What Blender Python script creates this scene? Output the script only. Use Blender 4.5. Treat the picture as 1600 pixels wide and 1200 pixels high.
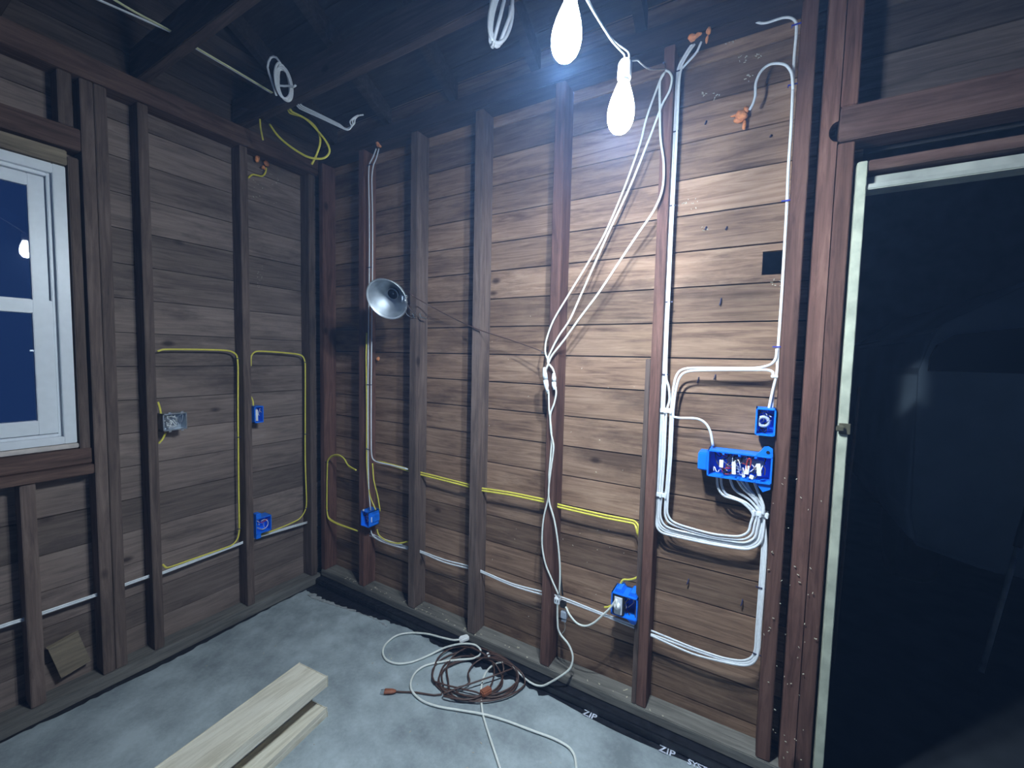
import bpy, bmesh, math, random
import numpy as np
from mathutils import Vector, Matrix
random.seed(7)
for o in list(bpy.data.objects): bpy.data.objects.remove(o)
S = bpy.context.scene
COL = S.collection

# ------------------------------------------------------------------ camera
FPX = 655.92
YAW, PITCH, ROLL = -0.531230, -0.063899, 0.022513
CAM = np.array([2.42, -1.72, 1.45])
cy_, sy_ = math.cos(YAW), math.sin(YAW); cp_, sp_ = math.cos(PITCH), math.sin(PITCH)
fw = np.array([sy_*cp_, cy_*cp_, sp_]); rt = np.array([cy_, -sy_, 0.0]); up = np.cross(rt, fw)
r2 = math.cos(ROLL)*rt + math.sin(ROLL)*up; u2 = -math.sin(ROLL)*rt + math.cos(ROLL)*up
cd = bpy.data.cameras.new('camera'); cam = bpy.data.objects.new('camera', cd); COL.objects.link(cam)
m4 = Matrix.Identity(4)
for i in range(3):
    m4[i][0] = r2[i]; m4[i][1] = u2[i]; m4[i][2] = -fw[i]; m4[i][3] = CAM[i]
cam.matrix_world = m4
cd.sensor_width = 36; cd.lens = FPX/1600*36; cd.clip_start = 0.02; cd.clip_end = 60
S.camera = cam
# ------------------------------------------------------------------ world, light level
W = bpy.data.worlds.new('night'); S.world = W; W.use_nodes = True
bg = W.node_tree.nodes['Background']; bg.inputs[0].default_value = (0.09, 0.27, 1.0, 1); bg.inputs[1].default_value = 0.022
S.view_settings.view_transform = 'Standard'; S.view_settings.look = 'None'
S.view_settings.gamma = 1; S.view_settings.use_curve_mapping = False
S.view_settings.exposure = 2.0
HAZE = 0.017
BULB_STRENGTH = 960.0
BULB_COL = (0.73, 0.87, 1.0, 1)

# ------------------------------------------------------------------ placing helpers (photo pixel -> point on a real plane)
def ray(u, v):
    return (u-800)/FPX*r2 - (v-600)/FPX*u2 + fw
def PR(u, v, o=0.0):            # on the plane o in front of the back wall boards (y = -o)
    r = ray(u, v); return Vector(CAM + r*((-o-CAM[1])/r[1]))
def PL(u, v, o=0.0):            # on the plane o in front of the left wall boards (x = o)
    r = ray(u, v); return Vector(CAM + r*((o-CAM[0])/r[0]))
def PZ(u, v, z=0.0):
    r = ray(u, v); return Vector(CAM + r*((z-CAM[2])/r[2]))
def PD(u, v, t):                # at distance t in front of the camera
    return Vector(CAM + ray(u, v)*t)

# ------------------------------------------------------------------ materials
def newmat(name):
    m = bpy.data.materials.new(name); m.use_nodes = True
    nt = m.node_tree; b = nt.nodes['Principled BSDF']; return m, nt, b
def plain(name, col, rough=0.5, metal=0.0, noise=0.12, nscale=40, bump=0.0, spec=None):
    m, nt, b = newmat(name)
    tc = nt.nodes.new('ShaderNodeNewGeometry')
    n = nt.nodes.new('ShaderNodeTexNoise'); n.inputs['Scale'].default_value = nscale; n.inputs['Detail'].default_value = 4
    nt.links.new(tc.outputs['Position'], n.inputs['Vector'])
    r = nt.nodes.new('ShaderNodeValToRGB')
    r.color_ramp.elements[0].position = .3; r.color_ramp.elements[1].position = .7
    r.color_ramp.elements[0].color = (*[c*(1-noise) for c in col], 1)
    r.color_ramp.elements[1].color = (*[min(1, c*(1+noise)) for c in col], 1)
    nt.links.new(n.outputs['Fac'], r.inputs['Fac']); nt.links.new(r.outputs['Color'], b.inputs['Base Color'])
    b.inputs['Roughness'].default_value = rough; b.inputs['Metallic'].default_value = metal
    if spec is not None: b.inputs['Specular IOR Level'].default_value = spec
    if bump:
        bp = nt.nodes.new('ShaderNodeBump'); bp.inputs['Strength'].default_value = bump; bp.inputs['Distance'].default_value = .01
        nt.links.new(n.outputs['Fac'], bp.inputs['Height']); nt.links.new(bp.outputs['Normal'], b.inputs['Normal'])
    return m
def math_node(nt, op, a, b=None, c=None):
    n = nt.nodes.new('ShaderNodeMath'); n.operation = op
    for i, v in enumerate((a, b, c)):
        if v is None: continue
        if isinstance(v, (int, float)): n.inputs[i].default_value = v
        else: nt.links.new(v, n.inputs[i])
    return n.outputs[0]
def mix_col(nt, fac, a, b, mode='MIX'):
    n = nt.nodes.new('ShaderNodeMix'); n.data_type = 'RGBA'; n.blend_type = mode
    for s, v in ((0, fac), (6, a), (7, b)):
        if isinstance(v, (int, float)): n.inputs[s].default_value = v
        elif isinstance(v, tuple): n.inputs[s].default_value = v
        else: nt.links.new(v, n.inputs[s])
    return n.outputs[2]
def wood(name, grain, cols, pitch=None, phase=0.0, along=None, rough=0.75, contrast=1.0, stain=0.5, knots=True):
    """grain: axis index the grain runs along; pitch: board height (z) for board to board variation"""
    m, nt, b = newmat(name)
    g = nt.nodes.new('ShaderNodeNewGeometry'); oi = nt.nodes.new('ShaderNodeObjectInfo')
    sx = nt.nodes.new('ShaderNodeSeparateXYZ'); nt.links.new(g.outputs['Position'], sx.inputs[0])
    X = [sx.outputs[i] for i in range(3)]
    if pitch:
        bi = math_node(nt, 'FLOOR', math_node(nt, 'DIVIDE', math_node(nt, 'SUBTRACT', X[2], phase), pitch))
    else:
        bi = math_node(nt, 'MULTIPLY', oi.outputs['Random'], 37.0)
    wn = nt.nodes.new('ShaderNodeTexWhiteNoise'); wn.noise_dimensions = '1D'; nt.links.new(bi, wn.inputs['W'])
    R = wn.outputs['Value']
    # stretched coordinates, shifted per board
    cx = nt.nodes.new('ShaderNodeCombineXYZ')
    for i in range(3):
        k = 0.07 if i == grain else 1.0
        nt.links.new(math_node(nt, 'ADD', math_node(nt, 'MULTIPLY', X[i], k), math_node(nt, 'MULTIPLY', R, 7.0 if i == grain else 1.7)), cx.inputs[i])
    n1 = nt.nodes.new('ShaderNodeTexNoise'); n1.inputs['Scale'].default_value = 42; n1.inputs['Detail'].default_value = 6; n1.inputs['Roughness'].default_value = .65; n1.inputs['Distortion'].default_value = 1.2
    nt.links.new(cx.outputs[0], n1.inputs['Vector'])
    cx2 = nt.nodes.new('ShaderNodeCombineXYZ')
    for i in range(3):
        nt.links.new(math_node(nt, 'ADD', math_node(nt, 'MULTIPLY', X[i], .35 if i == grain else 1.0), math_node(nt, 'MULTIPLY', R, 5.0)), cx2.inputs[i])
    n2 = nt.nodes.new('ShaderNodeTexNoise'); n2.inputs['Scale'].default_value = 6.5; n2.inputs['Detail'].default_value = 5; n2.inputs['Roughness'].default_value = .6
    nt.links.new(cx2.outputs[0], n2.inputs['Vector'])
    v = math_node(nt, 'ADD', math_node(nt, 'MULTIPLY', n1.outputs['Fac'], .62), math_node(nt, 'MULTIPLY', n2.outputs['Fac'], .38))
    rp = nt.nodes.new('ShaderNodeValToRGB'); e = rp.color_ramp.elements
    e[0].position = .36; e[0].color = (*cols[0], 1); e[1].position = .66; e[1].color = (*cols[2], 1)
    q = e.new(.50); q.color = (*cols[1], 1)
    nt.links.new(v, rp.inputs['Fac'])
    col = rp.outputs['Color']
    # board to board tone
    tone = math_node(nt, 'ADD', math_node(nt, 'MULTIPLY', R, .55*contrast), 1-.30*contrast)
    tc = nt.nodes.new('ShaderNodeCombineXYZ')
    for i in range(3): nt.links.new(tone, tc.inputs[i])
    col = mix_col(nt, 1.0, col, tc.outputs[0], 'MULTIPLY')
    # dark water stains
    n3 = nt.nodes.new('ShaderNodeTexNoise'); n3.inputs['Scale'].default_value = 3.2; n3.inputs['Detail'].default_value = 7; n3.inputs['Roughness'].default_value = .68
    nt.links.new(cx2.outputs[0], n3.inputs['Vector'])
    s = nt.nodes.new('ShaderNodeMapRange'); s.inputs['From Min'].default_value = .53; s.inputs['From Max'].default_value = .66; s.inputs['To Max'].default_value = stain
    nt.links.new(n3.outputs['Fac'], s.inputs['Value'])
    col = mix_col(nt, s.outputs[0], col, (cols[0][0]*.45, cols[0][1]*.45, cols[0][2]*.5, 1))
    if knots:
        cx3 = nt.nodes.new('ShaderNodeCombineXYZ')
        for i in range(3):
            nt.links.new(math_node(nt, 'MULTIPLY', X[i], .55 if i == grain else 1.0), cx3.inputs[i])
        vo = nt.nodes.new('ShaderNodeTexVoronoi'); vo.inputs['Scale'].default_value = 4.6; nt.links.new(cx3.outputs[0], vo.inputs['Vector'])
        k = nt.nodes.new('ShaderNodeMapRange'); k.inputs['From Min'].default_value = .035; k.inputs['From Max'].default_value = .085; k.inputs['To Min'].default_value = .85; k.inputs['To Max'].default_value = 0
        nt.links.new(vo.outputs['Distance'], k.inputs['Value'])
        col = mix_col(nt, k.outputs[0], col, (cols[0][0]*.28, cols[0][1]*.24, cols[0][2]*.25, 1))
    nt.links.new(col, b.inputs['Base Color'])
    b.inputs['Roughness'].default_value = rough; b.inputs['Specular IOR Level'].default_value = .25
    bp = nt.nodes.new('ShaderNodeBump'); bp.inputs['Strength'].default_value = .35; bp.inputs['Distance'].default_value = .006
    nt.links.new(n1.outputs['Fac'], bp.inputs['Height']); nt.links.new(bp.outputs['Normal'], b.inputs['Normal'])
    return m

PITCHZ = 0.1335; PH = 1.595 - 12*PITCHZ + 0.1335*1
M_board = wood('back_board_wood', 0, ((.115, .066, .042), (.245, .150, .098), (.38, .25, .17)), PITCHZ, 1.595 - 12*PITCHZ, contrast=1.1, stain=.62)
M_boardL = wood('left_board_wood', 1, ((.11, .082, .070), (.20, .150, .128), (.28, .215, .185)), .150, .02, contrast=1.0, stain=.65)
M_darkboard = wood('dark_board_wood', 0, ((.035, .028, .026), (.075, .058, .052), (.125, .10, .09)), PITCHZ, 1.595 - 12*PITCHZ, contrast=.8, stain=.5)  # darker brown tone for the boards above the doorway
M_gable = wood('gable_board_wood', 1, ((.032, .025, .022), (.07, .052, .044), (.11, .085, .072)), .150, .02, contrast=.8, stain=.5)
M_header = wood('header_wood', 0, ((.055, .030, .025), (.11, .062, .052), (.175, .108, .088)), contrast=.4, stain=.4)
M_plate_y = wood('dusty_plate_wood_lengthwise', 1, ((.09, .085, .075), (.16, .15, .135), (.24, .23, .205)), contrast=.4, stain=.3, knots=False)
M_stud = wood('stud_wood', 2, ((.066, .032, .025), (.138, .068, .052), (.22, .118, .090)), contrast=.7, stain=.45)
M_darkstud = wood('old_stud_wood', 2, ((.07, .050, .043), (.14, .098, .082), (.22, .16, .135)), contrast=.8, stain=.5)
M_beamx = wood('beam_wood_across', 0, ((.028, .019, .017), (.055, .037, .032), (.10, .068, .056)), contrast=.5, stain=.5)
M_beamy = wood('beam_wood_lengthwise', 1, ((.055, .032, .026), (.12, .070, .055), (.20, .125, .095)), contrast=.5, stain=.4)
M_plate = wood('dusty_plate_wood', 0, ((.09, .085, .075), (.17, .16, .14), (.26, .25, .22)), contrast=.4, stain=.3, knots=False)
M_plank = wood('new_plank_wood', 1, ((.52, .47, .36), (.70, .65, .53), (.80, .76, .65)), contrast=.1, stain=.12, knots=True, rough=.6)
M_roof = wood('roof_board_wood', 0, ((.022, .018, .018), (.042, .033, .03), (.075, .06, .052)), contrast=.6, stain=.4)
M_roughpine = wood('rough_pine', 1, ((.14, .11, .08), (.25, .20, .14), (.36, .29, .2)), contrast=.2, stain=.2)
M_jamb = plain('pale_painted_jamb', (.44, .46, .36), .6, noise=.22, nscale=18, bump=.2)
M_white = plain('white_vinyl', (.82, .85, .88), .35, noise=.03)
M_cabw = plain('white_cable_jacket', (.80, .83, .86), .38, noise=.05, nscale=90)
M_caby = plain('yellow_cable_jacket', (.80, .70, .10), .4, noise=.08, nscale=90)
M_cord = plain('cream_cord', (.78, .80, .74), .45, noise=.06)
M_brown = plain('brown_cord', (.085, .045, .035), .45, noise=.15)
M_rust = plain('rust_brown_plastic', (.30, .10, .05), .5, noise=.2)
M_black = plain('black_rubber', (.015, .015, .017), .45, noise=.2)
M_grey = plain('grey_plastic', (.42, .47, .55), .45, noise=.1)
M_blue = plain('blue_box_plastic', (.008, .20, .95), .38, noise=.06)
M_copper = plain('bare_copper', (.75, .36, .2), .3, 1.0)
M_redw = plain('red_wire', (.6, .05, .04), .4)
M_tag = plain('white_tag', (.85, .86, .85), .7, noise=.04)
M_foam = plain('orange_foam', (.80, .30, .12), .85, noise=.25, nscale=60, bump=.6)
M_debris = plain('pale_debris', (.55, .50, .38), .9, noise=.3)
M_bowl = plain('dull_aluminium', (.50, .54, .58), .60, 1.0, noise=.18, nscale=22)
M_socket = plain('black_bakelite', (.004, .004, .005), .6, noise=.1, spec=.08)
M_galv = plain('galvanised_steel', (.55, .60, .65), .35, 1.0, noise=.2, nscale=60)
M_alu = plain('spun_aluminium', (.80, .83, .86), .52, 1.0, noise=.10, nscale=14)
M_staple = plain('dark_staple', (.03, .03, .08), .5)
M_bstaple = plain('blue_staple', (.02, .03, .35), .5)
M_membrane = plain('black_membrane', (.012, .013, .018), .35, noise=.4, nscale=30, bump=.5)
M_print = plain('pale_print', (.62, .66, .78), .6, noise=.3, nscale=60)
M_dust = plain('grey_mortar', (.36, .38, .38), .9, noise=.25, nscale=40, bump=.4)
M_van = plain('pale_blue_car_paint', (.30, .38, .46), .3, noise=.15, nscale=3)
M_dark = plain('dark_glass', (.01, .012, .018), .35, noise=.01)
M_nwall = plain('dark_cladding', (.09, .06, .05), .8, noise=.3, nscale=5)
M_skin = plain('tar_paper', (.02, .02, .022), .9)
M_ground = plain('dark_floor', (.028, .033, .04), .85, noise=.3, nscale=6)  # plain dark tone for the ground beyond the doorway
M_handle = plain('worn_handle', (.35, .36, .32), .6, noise=.3, nscale=12)
M_latch = plain('tarnished_brass', (.22, .20, .13), .5, .8, noise=.3)
# concrete
def concrete():
    m, nt, b = newmat('concrete')
    g = nt.nodes.new('ShaderNodeNewGeometry')
    def noise(s, d, r=.55):
        n = nt.nodes.new('ShaderNodeTexNoise'); n.inputs['Scale'].default_value = s; n.inputs['Detail'].default_value = d; n.inputs['Roughness'].default_value = r
        nt.links.new(g.outputs['Position'], n.inputs['Vector']); return n.outputs['Fac']
    a = noise(2.3, 6, .6); c = noise(60, 5, .7); d = noise(9, 6, .65)
    v = math_node(nt, 'ADD', math_node(nt, 'MULTIPLY', a, .5), math_node(nt, 'ADD', math_node(nt, 'MULTIPLY', c, .15), math_node(nt, 'MULTIPLY', d, .35)))
    rp = nt.nodes.new('ShaderNodeValToRGB'); e = rp.color_ramp.elements
    e[0].position = .38; e[0].color = (.20, .235, .25, 1); e[1].position = .62; e[1].color = (.45, .52, .545, 1)
    nt.links.new(v, rp.inputs['Fac']); nt.links.new(rp.outputs['Color'], b.inputs['Base Color'])
    b.inputs['Roughness'].default_value = .62
    bp = nt.nodes.new('ShaderNodeBump'); bp.inputs['Strength'].default_value = .25; bp.inputs['Distance'].default_value = .01
    nt.links.new(c, bp.inputs['Height']); nt.links.new(bp.outputs['Normal'], b.inputs['Normal'])
    return m
M_conc = concrete()
def glass():
    m, nt, b = newmat('window_glass')
    b.inputs['Base Color'].default_value = (.9, .95, 1, 1); b.inputs['Roughness'].default_value = .01
    b.inputs['Transmission Weight'].default_value = 1; b.inputs['IOR'].default_value = 1.45
    return m
M_glass = glass()
def bulbmat():
    m, nt, b = newmat('lit_bulb_globe')
    g = nt.nodes.new('ShaderNodeNewGeometry'); sx = nt.nodes.new('ShaderNodeSeparateXYZ'); nt.links.new(g.outputs['True Normal'], sx.inputs[0])
    mr = nt.nodes.new('ShaderNodeMapRange'); mr.interpolation_type = 'SMOOTHSTEP'
    mr.inputs['From Min'].default_value = -.12; mr.inputs['From Max'].default_value = -.86
    mr.inputs['To Min'].default_value = .012; mr.inputs['To Max'].default_value = 1
    nt.links.new(sx.outputs[2], mr.inputs['Value'])
    st = math_node(nt, 'MULTIPLY', mr.outputs[0], BULB_STRENGTH)
    b.inputs['Base Color'].default_value = (.8, .8, .8, 1)
    b.inputs['Emission Color'].default_value = BULB_COL; nt.links.new(st, b.inputs['Emission Strength'])
    return m
M_bulb = bulbmat()

# ------------------------------------------------------------------ mesh helpers
def link(name, bm, mat, parent=None, smooth=False, origin=None):
    """bm is in world coordinates; origin: keeps shading, moves the object origin"""
    me = bpy.data.meshes.new(name)
    if parent is not None:
        pw = parent.get('_loc', None)
        off = Vector(pw) if pw is not None else Vector((0, 0, 0))
        bmesh.ops.translate(bm, vec=-off, verts=bm.verts)
    elif origin == 'auto':
        lo = Vector((min(v.co[i] for v in bm.verts) for i in range(3))); hi = Vector((max(v.co[i] for v in bm.verts) for i in range(3)))
        off = Vector(((lo.x+hi.x)/2, (lo.y+hi.y)/2, lo.z)); bmesh.ops.translate(bm, vec=-off, verts=bm.verts)
    else: off = Vector((0, 0, 0))
    bmesh.ops.recalc_face_normals(bm, faces=bm.faces)
    bm.to_mesh(me); bm.free()
    if smooth:
        for p in me.polygons: p.use_smooth = True
    o = bpy.data.objects.new(name, me); COL.objects.link(o)
    me.materials.append(mat)
    if parent is not None: o.parent = parent; o['_loc'] = list(off)
    else: o.location = off; o['_loc'] = list(off)
    return o
def tag(o, label, cat, group=None, kind=None):
    o['label'] = label; o['category'] = cat
    if group: o['group'] = group
    if kind: o['kind'] = kind
    return o
def thing(name, loc, label, cat, group=None):
    o = bpy.data.objects.new(name, None); COL.objects.link(o); o.location = loc; o['_loc'] = list(loc)
    o.empty_display_size = .05
    return tag(o, label, cat, group)
def struct(name, bm, mat, parent=None, smooth=False):
    o = link(name, bm, mat, parent, smooth)
    if parent is None: o['kind'] = 'structure'
    return o
def box(bm, a, b, bev=0.0):
    a = Vector(a); b = Vector(b); lo = Vector((min(a[i], b[i]) for i in range(3))); hi = Vector((max(a[i], b[i]) for i in range(3)))
    r = bmesh.ops.create_cube(bm, size=1)
    for v in r['verts']: v.co = Vector((lo[i] + (v.co[i]+.5)*(hi[i]-lo[i]) for i in range(3)))
    if bev:
        es = list({e for v in r['verts'] for e in v.link_edges})
        bmesh.ops.bevel(bm, geom=es, offset=bev, segments=2, affect='EDGES')
    return bm
def B(a, b, bev=0.0): return box(bmesh.new(), a, b, bev)
def obox(bm, c, ax, hs, bev=0.0):
    """oriented box: centre, three axes, half sizes"""
    r = bmesh.ops.create_cube(bm, size=2)
    for v in r['verts']:
        p = v.co.copy(); v.co = Vector(c) + Vector(ax[0])*p.x*hs[0] + Vector(ax[1])*p.y*hs[1] + Vector(ax[2])*p.z*hs[2]
    if bev:
        es = list({e for v in r['verts'] for e in v.link_edges}); bmesh.ops.bevel(bm, geom=es, offset=bev, segments=2, affect='EDGES')
    return bm
def smoothpath(P, n=5):
    P = [Vector(p) for p in P]
    if len(P) < 3: return P
    Q = [P[0]*2-P[1]] + P + [P[-1]*2-P[-2]]; out = []
    for i in range(1, len(Q)-2):
        p0, p1, p2, p3 = Q[i-1:i+3]
        # centripetal-like tangents scaled by segment length so corners do not overshoot
        d1 = (p2-p1).length
        t1 = (p2-p0); t1 = t1.normalized()*min(d1, (p1-p0).length*1.0 if i > 1 else d1) if t1.length > 1e-9 else t1
        t2 = (p3-p1); t2 = t2.normalized()*min(d1, (p3-p2).length*1.0 if i < len(Q)-3 else d1) if t2.length > 1e-9 else t2
        for k in range(n):
            t = k/n; h = (2*t**3-3*t**2+1, t**3-2*t**2+t, -2*t**3+3*t**2, t**3-t**2)
            out.append(p1*h[0]+t1*h[1]+p2*h[2]+t2*h[3])
    out.append(P[-1]); return out
def sweep(bm, P, ra, rb=None, nrm=None, seg=8, smooth=True, n=5, radii=None):
    """tube along P; with nrm: oval, ra across and rb along nrm"""
    P = smoothpath(P, n) if smooth else [Vector(p) for p in P]
    P = [p for i, p in enumerate(P) if i == 0 or (p-P[i-1]).length > 1e-5]
    rb = rb or ra; rings = []; prev = None
    for i, p in enumerate(P):
        t = (P[min(i+1, len(P)-1)] - P[max(i-1, 0)])
        t = t.normalized() if t.length > 1e-9 else Vector((0, 0, 1))
        if nrm is not None:
            side = t.cross(Vector(nrm))
            if side.length < .15: side = prev if prev is not None else t.orthogonal()
            side.normalize(); w = side.cross(t).normalized()
            if prev is not None and side.dot(prev) < 0: side = -side; w = -w
            prev = side
        else:
            if prev is None: side = t.orthogonal().normalized()
            else:
                side = prev - t*prev.dot(t); side = side.normalized() if side.length > 1e-6 else t.orthogonal().normalized()
            w = t.cross(side); prev = side
        f = radii(i/(len(P)-1)) if radii else 1
        rings.append([bm.verts.new(p + side*ra*f*math.cos(a) + w*rb*f*math.sin(a)) for a in [2*math.pi*k/seg for k in range(seg)]])
    for i in range(len(rings)-1):
        for k in range(seg):
            bm.faces.new((rings[i][k], rings[i][(k+1) % seg], rings[i+1][(k+1) % seg], rings[i+1][k]))
    bm.faces.new(rings[0][::-1]); bm.faces.new(rings[-1])
    return bm
def lathe(bm, base, axis, prof, seg=24, cap=True):
    axis = Vector(axis).normalized(); s = axis.orthogonal().normalized(); w = axis.cross(s); rings = []
    for (r, h) in prof:
        rings.append([bm.verts.new(Vector(base)+axis*h+s*r*math.cos(2*math.pi*k/seg)+w*r*math.sin(2*math.pi*k/seg)) for k in range(seg)])
    for i in range(len(rings)-1):
        for k in range(seg): bm.faces.new((rings[i][k], rings[i][(k+1) % seg], rings[i+1][(k+1) % seg], rings[i+1][k]))
    if cap: bm.faces.new(rings[0][::-1]); bm.faces.new(rings[-1])
    return bm
def blob(bm, c, r, sc=(1, 1, 1), seed=0, amp=.35):
    rn = random.Random(seed); q = bmesh.ops.create_icosphere(bm, subdivisions=2, radius=1)
    ks = [(Vector((rn.uniform(-1, 1), rn.uniform(-1, 1), rn.uniform(-1, 1))).normalized(), rn.uniform(.3, 1)) for _ in range(6)]
    for v in q['verts']:
        d = v.co.normalized(); f = 1+sum(max(0, d.dot(k)-.6)*w for k, w in ks)*amp*3 - amp*.4
        v.co = Vector(c)+Vector((d.x*sc[0], d.y*sc[1], d.z*sc[2]))*r*f
    return bm

RN = (0, -1, 0); LN = (1, 0, 0)

# ================================================================== STRUCTURE
bm = bmesh.new(); box(bm, (-.3, -4.2, -.12), (6.0, .05, 0)); struct('floor', bm, M_conc)
struct('floor', B((-.3, .051, -.12), (6.2, 4.2, -.001)), M_ground)
# back wall: horizontal boards with a saw-cut hole
HX0, HX1, HZ0, HZ1 = 2.410, 2.468, 1.755, 1.836
DX0, DX1, DZ = 2.665, 3.56, 2.10
bm = bmesh.new(); bmh = bmesh.new(); k = 0; z = 1.595 - 12*PITCHZ
while z < 3.0:
    z0, z1 = z+.0024, z+PITCHZ-.0024; j = random.uniform(-.0015, .0015)
    spans = [(-.02, 5.2)]
    if z0 < DZ: 
        spans = [(-.02, DX0), (DX1, 5.2)]
    out = []
    for a, b_ in spans:
        if z0 < HZ1 and z1 > HZ0 and a < HX0 < b_: out += [(a, HX0, z0, z1), (HX1, b_, z0, z1)] + ([(HX0, HX1, z0, HZ0)] if HZ0 > z0 else []) + ([(HX0, HX1, HZ1, z1)] if HZ1 < z1 else [])
        else: out.append((a, b_, z0, z1 if not (z0 < DZ < z1 and b_ <= DX0) else z1))
    for a, b_, c, d in out:
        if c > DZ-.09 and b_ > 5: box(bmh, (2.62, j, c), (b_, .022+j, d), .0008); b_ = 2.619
        box(bm, (a, j, c), (b_, .022+j, d), .0008 if d-c > .01 else 0)
    z += PITCHZ
struct('wall_back', bm, M_board)
struct('wall_doorway', bmh, M_darkboard)
bm = bmesh.new(); box(bm, (-.1, .026, 0), (HX0-.01, .034, 3.0)); box(bm, (HX1+.01, .026, 0), (DX0-.01, .034, 3.0)); box(bm, (HX0-.01, .026, 0), (HX1+.01, .034, HZ0-.01)); box(bm, (HX0-.01, .026, HZ1+.01), (HX1+.01, .034, 3.0)); box(bm, (DX0-.01, .026, DZ+.02), (5.2, .034, 3.0)); box(bm, (DX1, .026, 0), (5.2, .034, DZ+.02))
struct('trim_1', bm, M_skin)
# left wall: boards round the window opening
WY0, WY1, WZ0, WZ1 = -2.02, -1.13, 1.02, 2.20
bm = bmesh.new(); bmg = bmesh.new(); z = .02
while z < 4.3:
    z0, z1 = z+.0014, z+.150-.0014; j = random.uniform(-.0015, .0015)
    for a, b_, c, d in ([(-4.2, WY0, z0, z1), (WY1, .0, z0, z1)] + ([(WY0, WY1, z0, WZ0)] if z0 < WZ0 < z1 else []) + ([(WY0, WY1, WZ1, z1)] if z0 < WZ1 < z1 else [])) if (z0 < WZ1 and z1 > WZ0) else [(-4.2, .0, z0, z1)]:
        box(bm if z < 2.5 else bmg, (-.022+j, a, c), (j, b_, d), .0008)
    z += .150
struct('wall_left', bm, M_boardL)
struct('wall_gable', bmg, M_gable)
bm = bmesh.new()
for a, b_, c, d in [(-4.2, WY0, 0, 4.3), (WY1, .05, 0, 4.3), (WY0, WY1, 0, WZ0), (WY0, WY1, WZ1, 4.3)]: box(bm, (-.034, a, c), (-.026, b_, d))
struct('trim_2', bm, M_skin)
# roof boards, sloping down to the back wall
def roofz(y): return 2.80 - .55*y
bm = bmesh.new()
n = 24
for i in range(n):
    y0 = .12 - i*.18; y1 = y0-.176
    vs = [bm.verts.new(p) for p in [(-.3, y0, roofz(y0)), (5.2, y0, roofz(y0)), (5.2, y1, roofz(y1)), (-.3, y1, roofz(y1)), (-.3, y0, roofz(y0)+.02), (5.2, y0, roofz(y0)+.02), (5.2, y1, roofz(y1)+.02), (-.3, y1, roofz(y1)+.02)]]
    for f in ((0, 1, 2, 3), (7, 6, 5, 4), (0, 4, 5, 1), (1, 5, 6, 2), (2, 6, 7, 3), (3, 7, 4, 0)): bm.faces.new([vs[q] for q in f])
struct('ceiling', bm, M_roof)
def prism_roof():
    bm = bmesh.new(); vs = [bm.verts.new(p) for p in [(-.3, .13, 2.85), (6.2, .13, 2.85), (6.2, 4.2, 4.3), (-.3, 4.2, 4.3), (-.3, .13, 2.88), (6.2, .13, 2.88), (6.2, 4.2, 4.33), (-.3, 4.2, 4.33)]]
    for f in ((0, 1, 2, 3), (7, 6, 5, 4), (0, 4, 5, 1), (1, 5, 6, 2), (2, 6, 7, 3), (3, 7, 4, 0)): bm.faces.new([vs[q] for q in f])
    return bm
# neighbouring dark room seen through the doorway
struct('wall_far', B((1.8, 4.0, 0), (6.0, 4.05, 4.3)), M_nwall)
struct('ceiling', prism_roof(), M_roof)
struct('wall_side', B((1.8, .1, 0), (1.85, 4.0, 3.0)), M_nwall)

# ================================================================== FRAMING
FY = -.09; FX = .085
PT = .082   # top of the bottom plate
TOPB = 2.575
def stud(x0, x1, label, mat=M_stud, z0=PT, z1=TOPB, name='wall_stud', y0=FY, y1=-.001, group=None):
    j = random.uniform(-.002, .002)
    return tag(link(name, B((x0, y0+j, z0), (x1, y1-.001, z1), .0025), mat, origin='auto'), label, 'stud', group)
stud(.086, .124, 'dark brown corner stud carrying the yellow-green cable hoop')
stud(.438, .482, 'brown stud carrying two white vertical cables on its face, behind the clamp lamp')
stud(.835, .880, 'weathered brown stud just right of the clamp lamp reflector', M_darkstud)
stud(1.235, 1.280, 'weathered grey-brown stud left of the twisted hanging cords, third out from the corner', M_darkstud)
stud(1.640, 1.684, 'reddish stud directly behind the twisted white hanging cords')
stud(2.066, 2.103, 'reddish stud with a nail where the white cords hang, left of the cable bundle')
stud(2.047, 2.0645, 'short brown board nailed against the left side of the stud beside the cable bundle', M_darkstud, z1=1.455, name='sister_board', y1=-.012)
stud(2.478, 2.520, 'brown stud right of the bright bay, holding the long blue box')
def notched(x0, x1, zc, r, label):
    pts = [(x0, PT), (x1, PT), (x1, zc-r)] + [(x1-.75*r*math.sin(math.pi*k/10), zc-r*math.cos(math.pi*k/10)) for k in range(1, 10)] + [(x1, zc+r), (x1, TOPB), (x0, TOPB)]
    bm = bmesh.new(); a = [bm.verts.new((x, FY, z)) for x, z in pts]; b = [bm.verts.new((x, -.002, z)) for x, z in pts]; n = len(pts)
    bm.faces.new(a); bm.faces.new(b[::-1])
    for i in range(n): bm.faces.new((a[i], a[(i+1) % n], b[(i+1) % n], b[i]))
    return tag(link('wall_stud', bm, M_stud, origin='auto'), label, 'stud')
notched(2.546, 2.588, PR(1300, 207, .09).z, .030, 'reddish-brown stud with a half-round notch near the top, left one of the doorway pair')
stud(2.590, 2.632, 'grainy reddish-brown stud closest to the doorway jamb, right one of its pair', z1=2.118)
tag(link('bottom_plate', B((.09, -.094, .040), (2.645, -.002, .080), .003), M_plate, origin='auto'), 'dusty grey bottom plate under the studs of the plank wall beside the doorway', 'plate')
tag(link('foundation_curb', B((.03, -.135, .001), (2.645, -.002, .038), .006), M_membrane, origin='auto'), 'low black-coated curb under the bottom plate of the plank wall', 'curb')
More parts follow.
